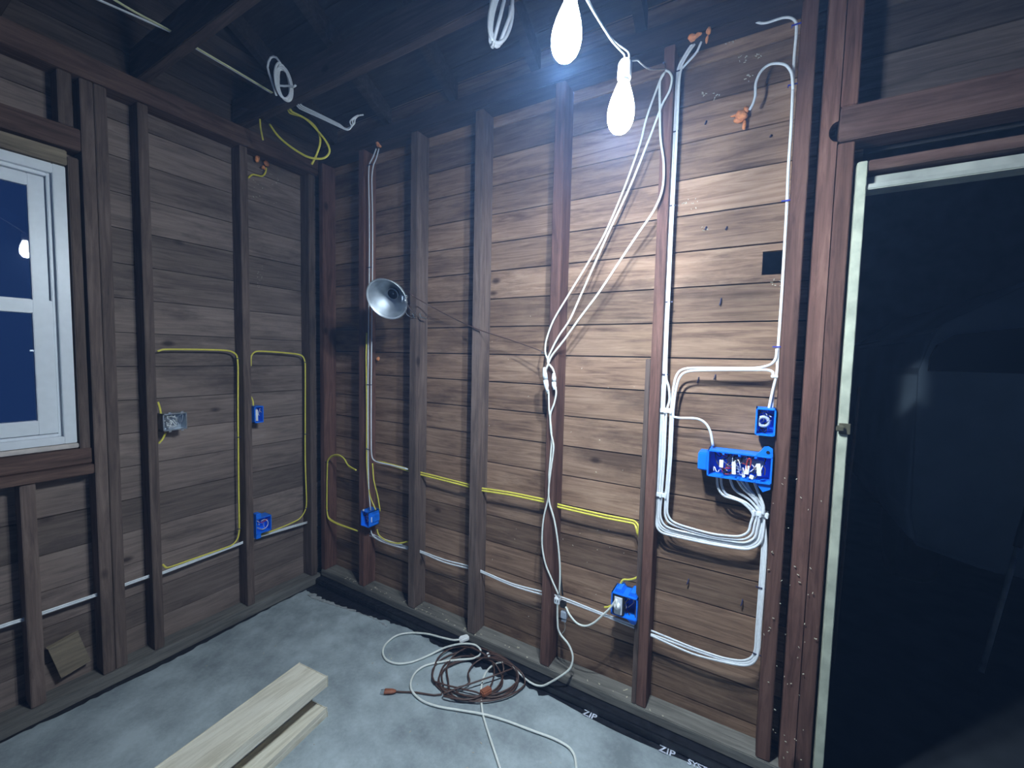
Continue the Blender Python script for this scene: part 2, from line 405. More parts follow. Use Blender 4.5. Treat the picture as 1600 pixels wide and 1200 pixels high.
tag(link('top_plate', B((.09, -.096, TOPB+.002), (5.0, -.002, TOPB+.080), .003), M_beamx, origin='auto'), 'dark horizontal top plate resting on the studs of the plank wall', 'plate')
tag(link('door_header', B((2.591, -.094, 2.122), (4.2, -.003, 2.222), .003), M_header, origin='auto'), 'reddish-brown horizontal header beam above the doorway', 'beam')
for i, x in enumerate((3.05,)):
    stud(x, x+.04, 'short dark upright stud standing on the header beam over the doorway', M_darkstud, z0=2.225, name='cripple_stud')
stud(2.591, 2.632, 'short stud piece standing above the header end at the doorway corner', z0=2.225, name='cripple_stud')
# left wall studs
def studL(y0, y1, label, mat=M_darkstud, z0=.06, z1=2.498, name='wall_stud', group=None):
    j = random.uniform(-.002, .002)
    return tag(link(name, B((.002, y0, z0), (FX+j, y1, z1), .0025), mat, origin='auto'), label, 'stud', group)
studL(-.155, -.118, 'dark corner stud of the window wall, right of the yellow cable loop')
studL(-.534, -.496, 'dark stud of the window wall between the two yellow cable loops')
studL(-.942, -.906, 'dark stud of the window wall left of the steel junction box')
studL(-1.119, -1.080, 'dark stud nearest the window, left one of a touching pair')
studL(-1.078, -1.040, 'dark stud touching the window-side stud on its right')
studL(-1.42, -1.38, 'short dark stud on the window header, first one above the window', z0=2.30, name='cripple_stud')
studL(-1.18, -1.14, 'short dark stud on the window header near its right end', z0=2.30, name='cripple_stud')
studL(-1.325, -1.285, 'short upright stud below the window, beside the scrap board', z0=.06, z1=.93, name='cripple_stud')
tag(link('window_header', B((.003, -2.1, 2.215), (.088, -1.122, 2.298), .003), M_beamy, origin='auto'), 'dark horizontal header beam across the top of the window', 'beam')
tag(link('sill_beam', B((.003, -2.1, .935), (.088, -1.122, .975), .003), M_beamy, origin='auto'), 'dark rough sill beam laid flat under the white window', 'beam')
tag(link('bottom_plate', B((.003, -4.0, .001), (.0932, -.1, .058), .003), M_plate_y, origin='auto'), 'dusty bottom plate along the foot of the window wall', 'plate')
tag(link('top_plate', B((.002, -4.0, 2.50), (.098, -.10, 2.588), .003), M_beamy, origin='auto'), 'thick dark top plate along the window wall above its studs', 'plate')
# joists and rafters
jl = ['dark ceiling joist nearest the back corner, carrying the white cable coil', 'dark ceiling joist over the stud left of the steel box', 'dark ceiling joist over the window top corner', 'dark ceiling joist nearest the camera, crossing over the window']
for i, y in enumerate((-.534, -.942, -1.35)):
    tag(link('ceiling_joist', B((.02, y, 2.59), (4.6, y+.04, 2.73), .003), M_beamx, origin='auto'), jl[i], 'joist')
for i, x in enumerate((.10, .56, 1.02, 1.48, 1.94, 2.40, 2.86)):
    bm = bmesh.new(); ys = (-.0, -3.6); vs = []
    for y in ys:
        for dx in (0, .04):
            for dz in (-.095, -.002): vs.append(bm.verts.new((x+dx, y, roofz(y)+dz)))
    for f in ((0, 1, 3, 2), (4, 6, 7, 5), (0, 4, 5, 1), (2, 3, 7, 6), (0, 2, 6, 4), (1, 5, 7, 3)): bm.faces.new([vs[q] for q in f])
    tag(link('roof_rafter', bm, M_roof, origin='auto'), 'dark roof rafter sloping down towards the plank wall, deep in shadow', 'rafter', 'roof rafters')

# membrane, mortar on the floor
def strip(name, pts_in, pts_out, z, mat, label, cat, th=.0015):
    bm = bmesh.new(); a = [bm.verts.new((*p, z)) for p in pts_in]; b = [bm.verts.new((*p, z)) for p in pts_out]
    for i in range(len(a)-1): bm.faces.new((a[i], a[i+1], b[i+1], b[i]))
    r = bmesh.ops.extrude_face_region(bm, geom=list(bm.faces)); bmesh.ops.translate(bm, vec=(0, 0, -th), verts=[v for v in r['geom'] if isinstance(v, bmesh.types.BMVert)])
    return tag(link(name, bm, mat), label, cat)
rr = random.Random(3); pin = []; pout = []
N = 150
for i in range(N+1):
    x = .10 + i*(2.64-.10)/N
    e = .165 + .045*math.sin(x*3.1+1)*(.4 if x > 1.7 else 1) + rr.uniform(-.010, .010)*(1 if x < 1.7 else .25)
    if x > 1.7: e = .150+.012*math.sin(x*7)
    if .95 < x < 1.6: e += .05*math.sin((x-.95)/.65*math.pi)
    pin.append((x, -.1352)); pout.append((x, -e))
strip('sealing_membrane', pin, pout, .0032, M_membrane, 'black sealing tape with torn edge on the floor along the plank wall', 'tape')
pin = []; pout = []
for i in range(N+1):
    y = -.13 - i*(3.0)/N
    e = .112 + .012*math.sin(y*5) + rr.uniform(-.006, .006)
    pin.append((.0935, y)); pout.append((e, y))
strip('sealing_membrane', pin, pout, .0032, M_membrane, 'thin black sealing strip along the foot of the window wall', 'tape')
pin = []; pout = []
for i in range(60):
    x = .16 + i*.62/59
    pin.append((x, -.175 - .02*math.sin(x*9)-rr.uniform(0, .01))); pout.append((x, -.205 - .03*math.sin(x*6+.5) - rr.uniform(0, .008)))
strip('mortar_smear', pin, pout, .0030, M_dust, 'pale mortar smear on the floor near the back corner', 'mortar')

# ZIP print on the tape
def text(s, loc, right, upv, size, mat, name, parent, ext=.0004):
    c = bpy.data.curves.new(name, 'FONT'); c.body = s; c.size = size; c.extrude = ext; c.offset = size*.02
    o = bpy.data.objects.new(name, c); COL.objects.link(o)
    r = Vector(right).normalized(); uu = Vector(upv).normalized(); nn = r.cross(uu)
    mm = Matrix.Identity(4)
    for i in range(3): mm[i][0] = r[i]; mm[i][1] = uu[i]; mm[i][2] = nn[i]; mm[i][3] = loc[i]-Vector(parent['_loc'])[i]
    o.parent = parent; o.matrix_local = mm; c.materials.append(mat)
    return o
tape = [o for o in bpy.data.objects if o.name == 'sealing_membrane'][0]
text('ZIP', (2.17, -.160, .0042), (1, .0, 0), (0, 1, 0), .040, M_print, 'printed_lettering', tape)
text('SYSTEM', (2.27, -.158, .0042), (1, .0, 0), (0, 1, 0), .030, M_print, 'printed_lettering', tape)
text('ZIP', (1.87, -.160, .0042), (1, .0, 0), (0, 1, 0), .040, M_print, 'printed_lettering', tape)

# ================================================================== WINDOW
wf = bpy.data.objects.new('window_1', None); COL.objects.link(wf); wf.location = (0, -1.575, 1.06); wf['_loc'] = [0, -1.575, 1.06]; wf['kind'] = 'structure'
def ring(x0, x1, y0, y1, z0, z1, t, tb=None, tt=None):
    tb = tb or t; tt = tt or t; bm = bmesh.new()
    box(bm, (x0, y0, z0), (x1, y0+t, z1), .002); box(bm, (x0, y1-t, z0), (x1, y1, z1), .002)
    box(bm, (x0, y0+t, z0), (x1, y1-t, z0+tb), .002); box(bm, (x0, y0+t, z1-tt), (x1, y1-t, z1), .002)
    return bm
y0, y1, z0, z1 = -1.99, -1.160, 1.065, 2.150
link('window_frame', ring(-.02, .052, y0, y1, z0, z1, .036, .03, .036), M_white, wf)
link('window_track', ring(-.012, .030, y0+.036, y1-.036, z0+.03, z1-.036, .012), M_white, wf)
us = link('window_sash', ring(-.010, .012, y0+.05, y1-.05, 1.575, z1-.05, .045), M_white, wf)
link('window_pane', B((-.003, y0+.094, 1.619), (.001, y1-.094, z1-.094)), M_glass, us)
ls = link('window_sash', ring(.014, .040, y0+.05, y1-.05, z0+.045, 1.628, .052, .055, .052), M_white, wf)
link('window_pane', B((.020, y0+.101, z0+.099), (.024, y1-.101, 1.577)), M_glass, ls)
link('sash_latch', B((.024, y1-.113, 1.43), (.034, y1-.099, 1.437), .001), M_galv, ls)
link('window_stool', B((-.02, y0-.03, 1.045), (.060, y1+.004, 1.063), .003), plain('pale_sill', (.62, .55, .5), .6), wf)
tag(link('window_casing', B((-.02, -1.156, 1.0), (.070, -1.126, 2.19), .003), M_darkstud, origin='auto'), 'rough brown wooden casing board along the right side of the window', 'casing')
tag(link('window_casing', B((-.02, -2.05, 2.153), (.070, -1.158, 2.208), .003), M_roughpine, origin='auto'), 'rough yellowish wooden board along the top of the window', 'casing')
bm = B((-.022, -2.05, .978), (.074, -1.124, 1.042), .003)
tag(link('sill_board', bm, M_beamy, origin='auto'), 'rough wooden sill board directly beneath the white window', 'sill')
# scrap board under the window leaning on the boards
c0 = PL(108, 1032, .03); bm = bmesh.new()
obox(bm, (.035, c0.y, .19), (Vector((0, .97, .22)), Vector((0, -.22, .97)), Vector((1, 0, 0))), (.045, .075, .008), .002)
tag(link('scrap_board', bm, M_roughpine, origin='auto'), 'pale scrap of board with knots leaning between studs at lower left', 'board')

# ================================================================== DOORWAY
tag(link('door_jamb', B((2.640, -.100, .001), (2.664, .03, 2.050), .002), M_jamb, origin='auto'), 'pale cream painted side jamb of the doorway', 'jamb')
d2 = B((2.666, -.100, 2.020), (3.56, -.045, 2.050), .002)
tag(link('door_head_board', d2, M_header, origin='auto'), 'thin reddish wooden board across the top of the doorway', 'board')
d3 = bmesh.new(); box(d3, (2.666, -.094, 1.968), (3.56, -.03, 1.984), .003)
d4 = B((2.666, -.070, 1.986), (3.56, .026, 2.012), .002)
tag(link('door_head_board', d4, M_handle, origin='auto'), 'recessed greyish board between the doorway head and its pale stop strip', 'board')
tag(link('door_stop', d3, M_handle, origin='auto'), 'thin pale stop strip along the very top of the door opening', 'door stop')
tag(link('door_jamb', B((3.562, -.1, .001), (3.59, .03, 2.05), .002), M_jamb, origin='auto'), 'far side jamb of the doorway beyond the frame edge', 'jamb')
p = PR(1313, 669, .104)
lt = thing('latch_strike', (p.x, p.y, p.z-.015), 'small tarnished metal latch keeper on the cream door jamb', 'latch')
link('strike_plate', B((2.640, -.106, p.z-.018), (2.668, -.1015, p.z+.016), .001), M_latch, lt)
link('latch_tongue', B((2.632, -.118, p.z-.009), (2.652, -.107, p.z+.009), .003), M_latch, lt)

# ================================================================== NEXT ROOM
van = thing('parked_van', (4.0, 2.2, 0), 'dim pale blue-grey vehicle in the dark beyond the doorway', 'van')
def prism_xz(pts, y0, y1):
    bm = bmesh.new(); a = [bm.verts.new((x, y0, z)) for x, z in pts]; b = [bm.verts.new((x, y1, z)) for x, z in pts]; n = len(pts)
    bm.faces.new(a); bm.faces.new(b[::-1])
    for i in range(n): bm.faces.new((a[i], a[(i+1) % n], b[(i+1) % n], b[i]))
    return bm
bd = prism_xz([(3.23, .42), (3.19, .6), (3.20, 1.42), (3.215, 1.62), (3.30, 1.66), (3.56, 1.90), (4.9, 1.98), (4.95, .42), (4.2, .34), (3.55, .34)], 1.50, 4.0-.1)
bmesh.ops.bevel(bd, geom=[e for e in bd.edges], offset=.03, segments=3, affect='EDGES')
link('van_body', bd, M_van, van, True)
wd = prism_xz([(3.235, 1.425), (3.235, 1.50), (3.26, 1.57), (3.33, 1.625), (3.6, 1.665), (4.8, 1.68), (4.8, 1.42)], 1.470, 1.4985)
link('windshield', wd, M_dark, van)
for x in (3.35, 4.75):
    bm = bmesh.new(); lathe(bm, (x-.09, 2.1, .32), (1, 0, 0), [(.2, 0), (.31, .01), (.32, .05), (.32, .15), (.31, .19), (.2, .2)], 28); link('wheel', bm, M_black, van, True)
bm = bmesh.new(); sweep(bm, [PD(1600, 800, 3.2), PD(1575, 880, 3.2), PD(1535, 990, 3.2)], .018, smooth=False, seg=10)
br = thing('leaning_broom', (3.4, 1.0, 0), 'dark-gripped pale pole leaning in the dark room beyond the doorway', 'pole')
ga = Vector((3.62, 1.30, 1.02)); gb = Vector((3.40, 1.06, .012)); gm = ga.lerp(gb, .42)
bm2 = bmesh.new(); sweep(bm2, [gm, gb], .011, smooth=False); link('pole', bm2, M_handle, br, True)
bm.free(); bm = bmesh.new(); sweep(bm, [ga, gm], .017, smooth=False, seg=10); link('grip', bm, M_black, br, True)
bm = bmesh.new(); sweep(bm, [(2.80, .75, .012), (2.81, .75, .9), (2.82, .75, 1.35)], .007, smooth=False)
tag(link('standing_rod', bm, M_brown, origin='auto'), 'thin upright rod just beyond the door jamb in the dark', 'rod')

# ================================================================== CABLES
NM_A, NM_B = .0043, .0026
ALLC = {}
def cable(pts, label, mat=M_cabw, nrm=RN, name='electrical_cable', group=None, ra=NM_A, rb=NM_B, n=5, cat='cable', parent=None):
    bm = bmesh.new(); sweep(bm, pts, ra, rb, nrm, n=n)
    o = link(name, bm, mat, parent, True)
    if parent is None: tag(o, label, cat, group)
    return o
def staple(parent, p, right, upv, nrm, w=.011, mat=M_staple, name='staple'):
    bm = bmesh.new(); r = Vector(right).normalized(); n_ = Vector(nrm).normalized(); u_ = Vector(upv).normalized()
    c = Vector(p)
    obox(bm, c + n_*.0042, (r, u_, n_), (w, .0022, .0012), .0006)
    for s in (-1, 1): obox(bm, c + r*s*w, (r, u_, n_), (.0012, .0022, .0055), 0)
    return link(name, bm, mat, parent)
XR = (1, 0, 0); ZU = (0, 0, 1)
def shift(P, d): return [p+Vector(d) for p in P]
def R_(pts, o): return [PR(u, v, o) for u, v in pts]
def L_(pts, o): return [PL(u, v, o) for u, v in pts]

# --- lower white run along the back wall, through the studs
G1 = 'white cables drilled through the studs low on the plank wall'
low = [(576, 836), (606, 848), (655, 862), (693, 877), (733, 889), (752, 895), (800, 914), (850, 929), (883, 940), (935, 959), (995, 981), (1016, 990), (1080, 1016), (1130, 1031), (1160, 1036), (1176, 1031), (1183, 1015), (1185, 985), (1190, 920), (1194, 860), (1193, 830), (1190, 802)]
lab = 'white cable run low through the studs and up beside the doorway studs'
for i, (dz, dy) in enumerate(((0, 0), (.0105, .001), (-.0105, .002))):
    P = R_(low, .047+.004*(i == 2)); n0 = 0 if i < 2 else 10
    Q = []
    for j, p in enumerate(P):
        q = p.copy(); f = 1 if j < 14 else 0
        # keep bundle beside itself: up/down on the flat run, sideways on the vertical run
        if j < 13: q.z += dz + (.004*math.sin(j*1.7+i))
        elif j < 16: q.z += dz*.7; q.x -= dz*.4
        else: q.x -= dz*.55
        Q.append(q)
    o = cable(Q[n0:], lab if i < 2 else 'third white cable of the low run, starting right of the hanging cord', group=G1 if i < 2 else None)
    if i == 0:
        for (u, v) in ((1189, 918), (1184, 1022)): staple(o, PR(u, v, .047), XR, ZU, RN, .014)
# left wall low run
G2 = 'cables drilled low through the window wall studs'
Pl = L_([(-40, 992), (0, 981), (18, 975), (50, 965), (150, 931), (195, 915), (232, 902), (255, 896), (376, 850), (395, 842), (480, 817)], .045)
for i in range(2):
    cable(shift(Pl, (0, 0, .007*i)), 'pale cable running low through the window wall studs under the boxes', nrm=LN, group=G2, ra=.0042)
o = cable(L_([(246, 549), (256, 546), (300, 546), (345, 547), (361, 549), (370, 556), (372, 575), (372, 640), (373, 760), (374, 826), (371, 842), (360, 853), (300, 874), (262, 887), (254, 882)], .048), 'yellow cable loop around the steel junction box bay of the window wall', M_caby, LN, ra=.0042)
for (u, v) in ((371, 560), (373, 683), (374, 826)): staple(o, PL(u, v, .048), (0, 1, 0), ZU, LN, .008)
o = cable(L_([(392, 572), (393, 556), (401, 549), (430, 550), (462, 553), (473, 557), (477, 570), (477, 640), (477, 720), (479, 780), (477, 797), (466, 812), (430, 828), (394, 841)], .048), 'yellow cable loop in the corner bay around the two blue boxes of the window wall', M_caby, LN, ra=.0042)
for (u, v) in ((477, 566), (478, 678), (479, 794)): staple(o, PL(u, v, .048), (0, 1, 0), ZU, LN, .008)
cable(L_([(247, 628), (250, 638), (252, 650)], .05), 'short yellow cable end entering the steel box from above', M_caby, LN, ra=.0042)
cable(L_([(259, 676), (254, 686), (248, 693)], .05), 'short yellow cable end leaving the steel box below', M_caby, LN, ra=.0042)
cable(L_([(391, 618), (395, 626), (396, 635)], .05), 'short yellow cable end entering the small blue box in the window wall', M_caby, LN, ra=.0042)
cable(L_([(388, 278), (394, 273), (402, 274), (410, 275), (415, 269), (416, 262)], .03), 'short curled yellow cable hanging from orange foam at the top of the window wall', M_caby, LN, ra=.0042)
# corner loop
o = cable(R_([(556, 735), (545, 729), (538, 717), (528, 712), (518, 714), (512, 722), (511, 760), (511, 797), (514, 809), (528, 818), (558, 829)], .078), 'yellow-green cable hoop on the corner stud left of the round blue box', M_caby, RN, ra=.0044)
cable(shift(R_([(556, 735), (543, 727), (536, 716), (527, 711), (517, 713), (511, 722), (510, 760), (510, 797), (513, 811), (528, 820), (558, 830)], .086), (.004, 0, .002)), 'second yellow-green cable doubling the hoop on the corner stud', M_caby, RN, ra=.0044)
for (u, v) in ((511, 722), (511, 797)): staple(o, PR(u, v, .08), XR, ZU, RN, .012)
# stud one verticals
o = cable(R_([(588, 232), (583, 245), (577, 258), (576, 280), (577, 340), (577, 420), (576, 500), (575, 600), (575, 700), (576, 760), (579, 797)], .097), 'left white cable stapled down the stud behind the clamp lamp', M_cabw)
for (u, v) in ((578, 258), (578, 418), (577, 601), (576, 702)): staple(o, PR(u, v, .099), XR, ZU, RN, .016)
cable(R_([(592, 232), (588, 247), (583, 260), (581, 280), (582, 340), (582, 420), (581, 500), (580, 600), (580, 700), (582, 716), (590, 722), (612, 727), (637, 733)], .097), 'right white cable on the stud behind the clamp lamp, turning off to the right', M_cabw)
cable(R_([(573, 520), (572, 560), (573, 640), (573, 720), (577, 770), (587, 797)], .097), 'yellow cable down the left edge of the stud into the round blue box', M_caby)
cable(R_([(582, 724), (584, 750), (590, 775), (594, 799)], .103), 'yellow cable dropping in a bow into the right top of the round blue box', M_caby)
# yellow upper run
G3 = 'yellow cables at mid height'
yl = [(590, 720), (637, 733), (655, 738), (695, 747), (735, 757), (752, 763), (800, 771), (855, 782), (875, 788), (940, 803), (975, 811), (990, 815)]
for i in range(2):
    P = R_(yl, .047); Q = [p+Vector((0, 0, (-.0120*i if j > 0 else 0) + .003*math.sin(j*1.3))) for j, p in enumerate(P)]
    e = [PR(997-3*i, 821+4*i, .06), PR(999-3*i, 834, .06), PR(1003-i, 850, .03), PR(1003-i, 875, .03), PR(1001, 895, .05)]
    cable(Q+e, 'yellow cable drilled through the middle studs, bending down above the double blue box', M_caby, RN, group=G3)
cable(R_([(1000, 896), (994, 903), (983, 906), (974, 906), (969, 913)], .055), 'yellow cable curling into the top of the double blue box', M_caby)
cable(R_([(957, 945), (951, 948), (944, 949)], .07), 'short yellow cable poking from the left side of the double blue box', M_caby, ra=.004)
# below round blue box
cable(R_([(579, 828), (583, 838), (596, 846), (617, 853), (637, 858)], .055), 'white cable leaving the round blue box downward', M_cabw)
cable(R_([(589, 827), (592, 836), (604, 845), (622, 849), (638, 846)], .06), 'yellow cable bowing out below the round blue box', M_caby)

# --- right bay bundles
GA = 'vertical white cables left of the bay with the blue boxes'
def bunch(pts, offs, o, label, group, ends=None, mat=M_cabw):
    res = []
    for i, dx in enumerate(offs):
        P = [PR(u, v, o + .0015*(i % 2)) for (u, v) in pts]; Q = []
        for j, p in enumerate(P):
            t = (P[min(j+1, len(P)-1)]-P[max(j-1, 0)]).normalized(); s = t.cross(Vector((0, 1, 0))).normalized()
            Q.append(p + s*dx)
        if ends: Q = Q[:-1] + [PR(*e, o+.01) for e in ends[i]]
        res.append(cable(Q, label, mat, RN, group=group))
    return res
v1 = [(1084, 68), (1073, 84), (1062, 105), (1058, 130), (1055, 200), (1051, 280), (1047, 360), (1043, 450), (1039, 540), (1038, 585), (1035.5, 640), (1032.5, 715), (1028.5, 772), (1026.5, 805), (1033, 824), (1052, 832), (1110, 845), (1160, 853), (1180, 846), (1187, 828), (1189, 802), (1180, 785)]
b1 = bunch(v1, (-.0044, .0044), .052, 'white cable from the orange foam down and round into the long blue box', GA,
           [[(1178, 780), (1160, 762), (1151, 748)], [(1180, 778), (1166, 762), (1157, 750)]])
for (u, v) in ((1059, 112), (1052, 207), (1048, 322), (1043, 472), (1037, 585)): staple(b1[0], PR(u, v, .054), XR, ZU, RN, .017)
v1b = [(1096, 65), (1088, 82), (1074, 98), (1064, 110)]
cable(R_(v1b + [(1061, 130), (1058, 200), (1054, 280), (1050, 360), (1046, 450), (1042, 540), (1041, 590), (1045, 606), (1046, 625), (1041, 645), (1038, 715), (1034, 772), (1031.5, 803), (1038, 820), (1056, 828), (1110, 840), (1160, 848), (1178, 841), (1183, 826), (1186, 802), (1172, 782), (1148, 765), (1140, 746)], .058), 'outer white cable of the vertical bundle with a small kink above the white clip', M_cabw)
cable(R_([(1034.5, 600), (1031.5, 640), (1028, 715), (1024.5, 772), (1023, 808), (1030, 829), (1050, 837), (1110, 850), (1164, 858), (1186, 850), (1193, 830), (1194, 802), (1188, 785), (1172, 765), (1165, 752)], .056), 'leftmost lower white cable, lowest of the sweep under the long blue box', M_cabw)
h2 = [(1214, 545), (1212, 560), (1203, 570), (1180, 575), (1130, 575), (1080, 575), (1063, 579), (1055, 592), (1051, 615), (1048, 650), (1045, 715), (1040.5, 772), (1039, 803), (1045, 816), (1062, 824), (1112, 838), (1158, 843), (1174, 836), (1179, 820), (1181, 802), (1165, 785), (1135, 772), (1128, 760), (1126, 745)]
cable(R_(h2, .060), 'upper white cable of the horizontal pair crossing the bright bay', M_cabw)
h3 = [(1208, 588), (1207, 581), (1198, 578), (1180, 578), (1130, 578), (1084, 579), (1068, 583), (1060, 594), (1055, 615), (1051.5, 650), (1048.5, 715), (1044, 772), (1042.5, 800), (1049, 813), (1065, 821), (1112, 834), (1152, 838), (1168, 832), (1173, 818), (1176, 802), (1158, 784), (1132, 775), (1122, 762), (1120, 743)]
cable(R_(h3, .064), 'lower white cable of the horizontal pair crossing the bright bay', M_cabw)
cable(R_([(1050, 651), (1062, 653), (1088, 654), (1102, 661), (1110, 675), (1114, 697)], .066), 'white cable branching right from the white clip into the top of the long blue box', M_cabw)
vr = [(1171, 24), (1176, 31), (1188, 36), (1200, 35), (1222, 28), (1236, 28), (1244, 36), (1244, 55), (1241, 90), (1239, 133), (1236, 200), (1232, 260), (1229, 330), (1225, 400), (1221, 470), (1216, 542), (1214, 580), (1209, 610), (1206, 640)]
o = cable(R_(vr, .055), 'long white cable up the left edge of the stud beside the doorway', M_cabw)
for (u, v) in ((1245, 39), (1239, 133), (1229, 314), (1215, 542)): staple(o, PR(u, v, .057), XR, ZU, RN, .013, M_bstaple)
cable(R_([(1239, 140), (1237, 115), (1228, 102), (1214, 99), (1200, 102), (1188, 113), (1181, 130), (1180, 150), (1176, 163), (1171, 172)], .075), 'white cable curling over to the orange foam blob high in the bright bay', M_cabw)
cable(R_([(1213, 588), (1207, 612), (1201, 640)], .064), 'short white cable into the single blue box, left of its neighbour', M_cabw)
# cables from the clip into the long box
cable(R_([(1192, 805), (1193, 790), (1185, 770), (1178, 752)], .066), 'rightmost white cable rising into the bottom of the long blue box', M_cabw)
# white plastic cable clips
def clip(u, v, w, label, o=.05):
    p = PR(u, v, o); t = thing('cable_clip', (p.x, p.y, p.z-.008), label, 'clip')
    bm = bmesh.new(); obox(bm, p+Vector((0, -.011, 0)), (XR, (0, 1, 0), ZU), (w, .003, .0085), .002)
    obox(bm, p+Vector((0, .012, 0)), (XR, (0, 1, 0), ZU), (w*.9, .003, .0085), .002)
    link('clip_body', bm, M_white, t)
    for s in (-1, 0, 1):
        bm = bmesh.new(); obox(bm, p+Vector((s*w*.75, -.015, 0)), (XR, (0, 1, 0), ZU), (.0035, .004, .010), .001); link('clip_tooth', bm, M_white, t)
clip(1040, 641, .028, 'upper white plastic clip holding the vertical cable bundle')
clip(1033, 772, .025, 'lower white plastic clip holding the vertical cable bundle')
clip(1188, 802, .026, 'white plastic clip gathering the cables below the long blue box')
bm = bmesh.new(); p = PR(1210, 588, .066); obox(bm, p, (XR, (0, 1, 0), ZU), (.010, .005, .005), .002)
tag(link('cable_clip', bm, M_white, origin='auto'), 'tiny white clip holding two cables above the single blue box', 'clip')

# --- ceiling cables
G4 = 'ceiling cables over the window wall'
JH = 2.665
for i in range(2):
    P = [PZ(u, v, JH) for u, v in ((145 + 25*i, -4), (200+10*i, 20), (270, 52), (310, 78), (370, 113), (430, 149))]
    cable([p+Vector((.006*i, 0, .0)) for p in P], 'pale cable threaded through the ceiling joists above the window wall', M_cabw if i == 0 else plain('pale_yellow_jacket', (.72, .72, .42), .4), (0, 0, 1), group=G4, ra=.0065)
# white coil hanging by the joist
def coil(cx, cy, t, rw, rh, tilt, turns, label, mat=M_cabw, wob=.12, seed=1, r=.0045, extra=None):
    rn = random.Random(seed); P = []
    c = PD(cx, cy, t); right = Vector(r2); upv = Vector(u2); f_ = Vector(fw)
    ct, st = math.cos(tilt), math.sin(tilt); N_ = int(turns*18)
    ph = rn.uniform(0, 1)
    for k in range(N_+1):
        a = 2*math.pi*k/18 + math.pi/2; w_ = 1 + wob*math.sin(k/18*2.3+ph) ; x = rw*math.cos(a)*w_; y = rh*math.sin(a)*(1+wob*.5*math.cos(k/18*3.1))
        P.append(c + right*(x*ct-y*st) + upv*(x*st+y*ct) + f_*(.006*(k/18) + .02*math.cos(a)))
    if extra: P = [PD(*e) for e in extra[0]] + P + [PD(*e) for e in extra[1]]
    bm = bmesh.new(); sweep(bm, P, r, n=2); return tag(link('cable_coil', bm, mat, None, True), label, 'cable coil')
tj = 1.845
coil(441, 127, tj, .0195, .073, .10, 4.3, 'white cable coil hanging from the ceiling joist near the back corner', wob=.22, r=.0046,
     extra=([(432, 149, tj), (424, 125, tj), (418, 105, tj), (423, 90, tj), (432, 90, tj), (438, 100, tj)], [(452, 134, tj), (458, 136, tj-.01), (462, 133, tj-.02)]))
coil(783, 22, 1.345, .028, .090, -.22, 2.6, 'white cable coil hanging from the ceiling left of the lit bulbs', wob=.2, r=.006, seed=4,
     extra=([(772, -30, 1.345), (768, 0, 1.345), (766, 40, 1.345), (769, 74, 1.345)], [(795, 30, 1.34), (800, 10, 1.34), (802, -20, 1.36)]))
ty = 1.972
cable([PD(u, v, ty) for u, v in ((453, 170), (457, 175), (478, 186), (497, 205), (510, 222), (515, 236), (508, 246), (495, 248), (478, 244), (455, 230), (435, 213), (421, 194))], 'large yellow cable loop hanging over the window wall corner', M_caby, None, ra=.0048)
cable([PD(u, v, ty+.012) for u, v in ((450, 171), (454, 177), (475, 184), (490, 195), (499, 210), (500, 225), (494, 243), (487, 257))], 'yellow cable tail crossing the big yellow loop under the joist', M_caby, None, ra=.0048)
cable([PD(u, v, 2.06) for u, v in ((406, 186), (407, 199), (409, 210), (411, 219)) ], 'tiny vertical yellow cable end above the window wall top plate', M_caby, None, ra=.004)
for i in range(3):
    cable([PD(u, v, 1.925+.008*i) for u, v in ((464+2*i, 165-2*i), (469+2*i, 170-2*i), (500, 184-i*2.5), (530, 198-i*2), (543-i, 203-i), (549+i*2, 198-i*2), (547+i*4, 190-2*i), (554+i*3, 183-i), (560+i*4, 180-i*.3))], 'thin white cable tail with upturned end below the joist', M_cabw, None, ra=.0035, group='three white cable tails')

def FP(u, v, lift=.0045):
    """point resting on whatever is below: floor, coated curb or bottom plate"""
    p = PZ(u, v, lift+.0034)
    if p.y > -.14:
        p = PZ(u, v, .040+lift)
        if p.y <= -.14: p = Vector(PR(u, v, .141)); 
        elif p.y > -.098:
            p = PZ(u, v, .082+lift)
            if p.y <= -.098: p = Vector(PR(u, v, .0995))
    return p
# --- hanging cords (over the wall studs)
oH = .104
def cord(pts, label, mat=M_cord, r=.0038, name='extension_cord', cat='cord', group=None, parent=None, n=5):
    bm = bmesh.new(); sweep(bm, pts, r, n=n); o = link(name, bm, mat, parent, True)
    if parent is None: tag(o, label, cat, group)
    return o
GHN = 'cord strands slung between two nails'
cord(R_([(1040, 112), (1034, 119), (1024, 145), (1010, 185), (1000, 225), (975, 295), (945, 365), (918, 412), (890, 458), (865, 500), (854, 530), (852, 550), (857, 567), (853, 580), (853, 600), (857, 612), (858, 640), (862, 685), (858, 740), (857, 775), (849, 812), (847, 850), (852, 880), (862, 905), (873, 930)], oH), 'left white cord strand slung from the nail and down the reddish stud')
cord(R_([(1040, 110), (1046, 113), (1050, 122), (1046, 142), (1034, 165), (1015, 215), (985, 290), (950, 365), (928, 415), (908, 460), (890, 500), (872, 527), (858, 555), (856, 566), (864, 577), (868, 592)], oH+.008), 'middle white cord strand with a small loop at the nail', r=.004)
o = cord(R_([(1038, 114), (1031, 128), (1031, 170), (1032, 215), (1037, 255), (1035, 295), (1022, 328), (995, 368), (965, 413), (935, 458), (905, 498), (880, 533), (862, 556), (856, 570), (850, 585), (852, 600), (856, 615)], oH+.016), 'right white cord strand, slackest of the three, bowing out near the nail', r=.0042)
cord(R_([(868, 604), (869, 615), (866, 630), (860, 648), (861, 675), (865, 700), (858, 755), (858, 783), (866, 812), (872, 850), (875, 890), (874, 930)], oH+.008), 'white cord strand below the connector, right one of the twisted two', r=.004)
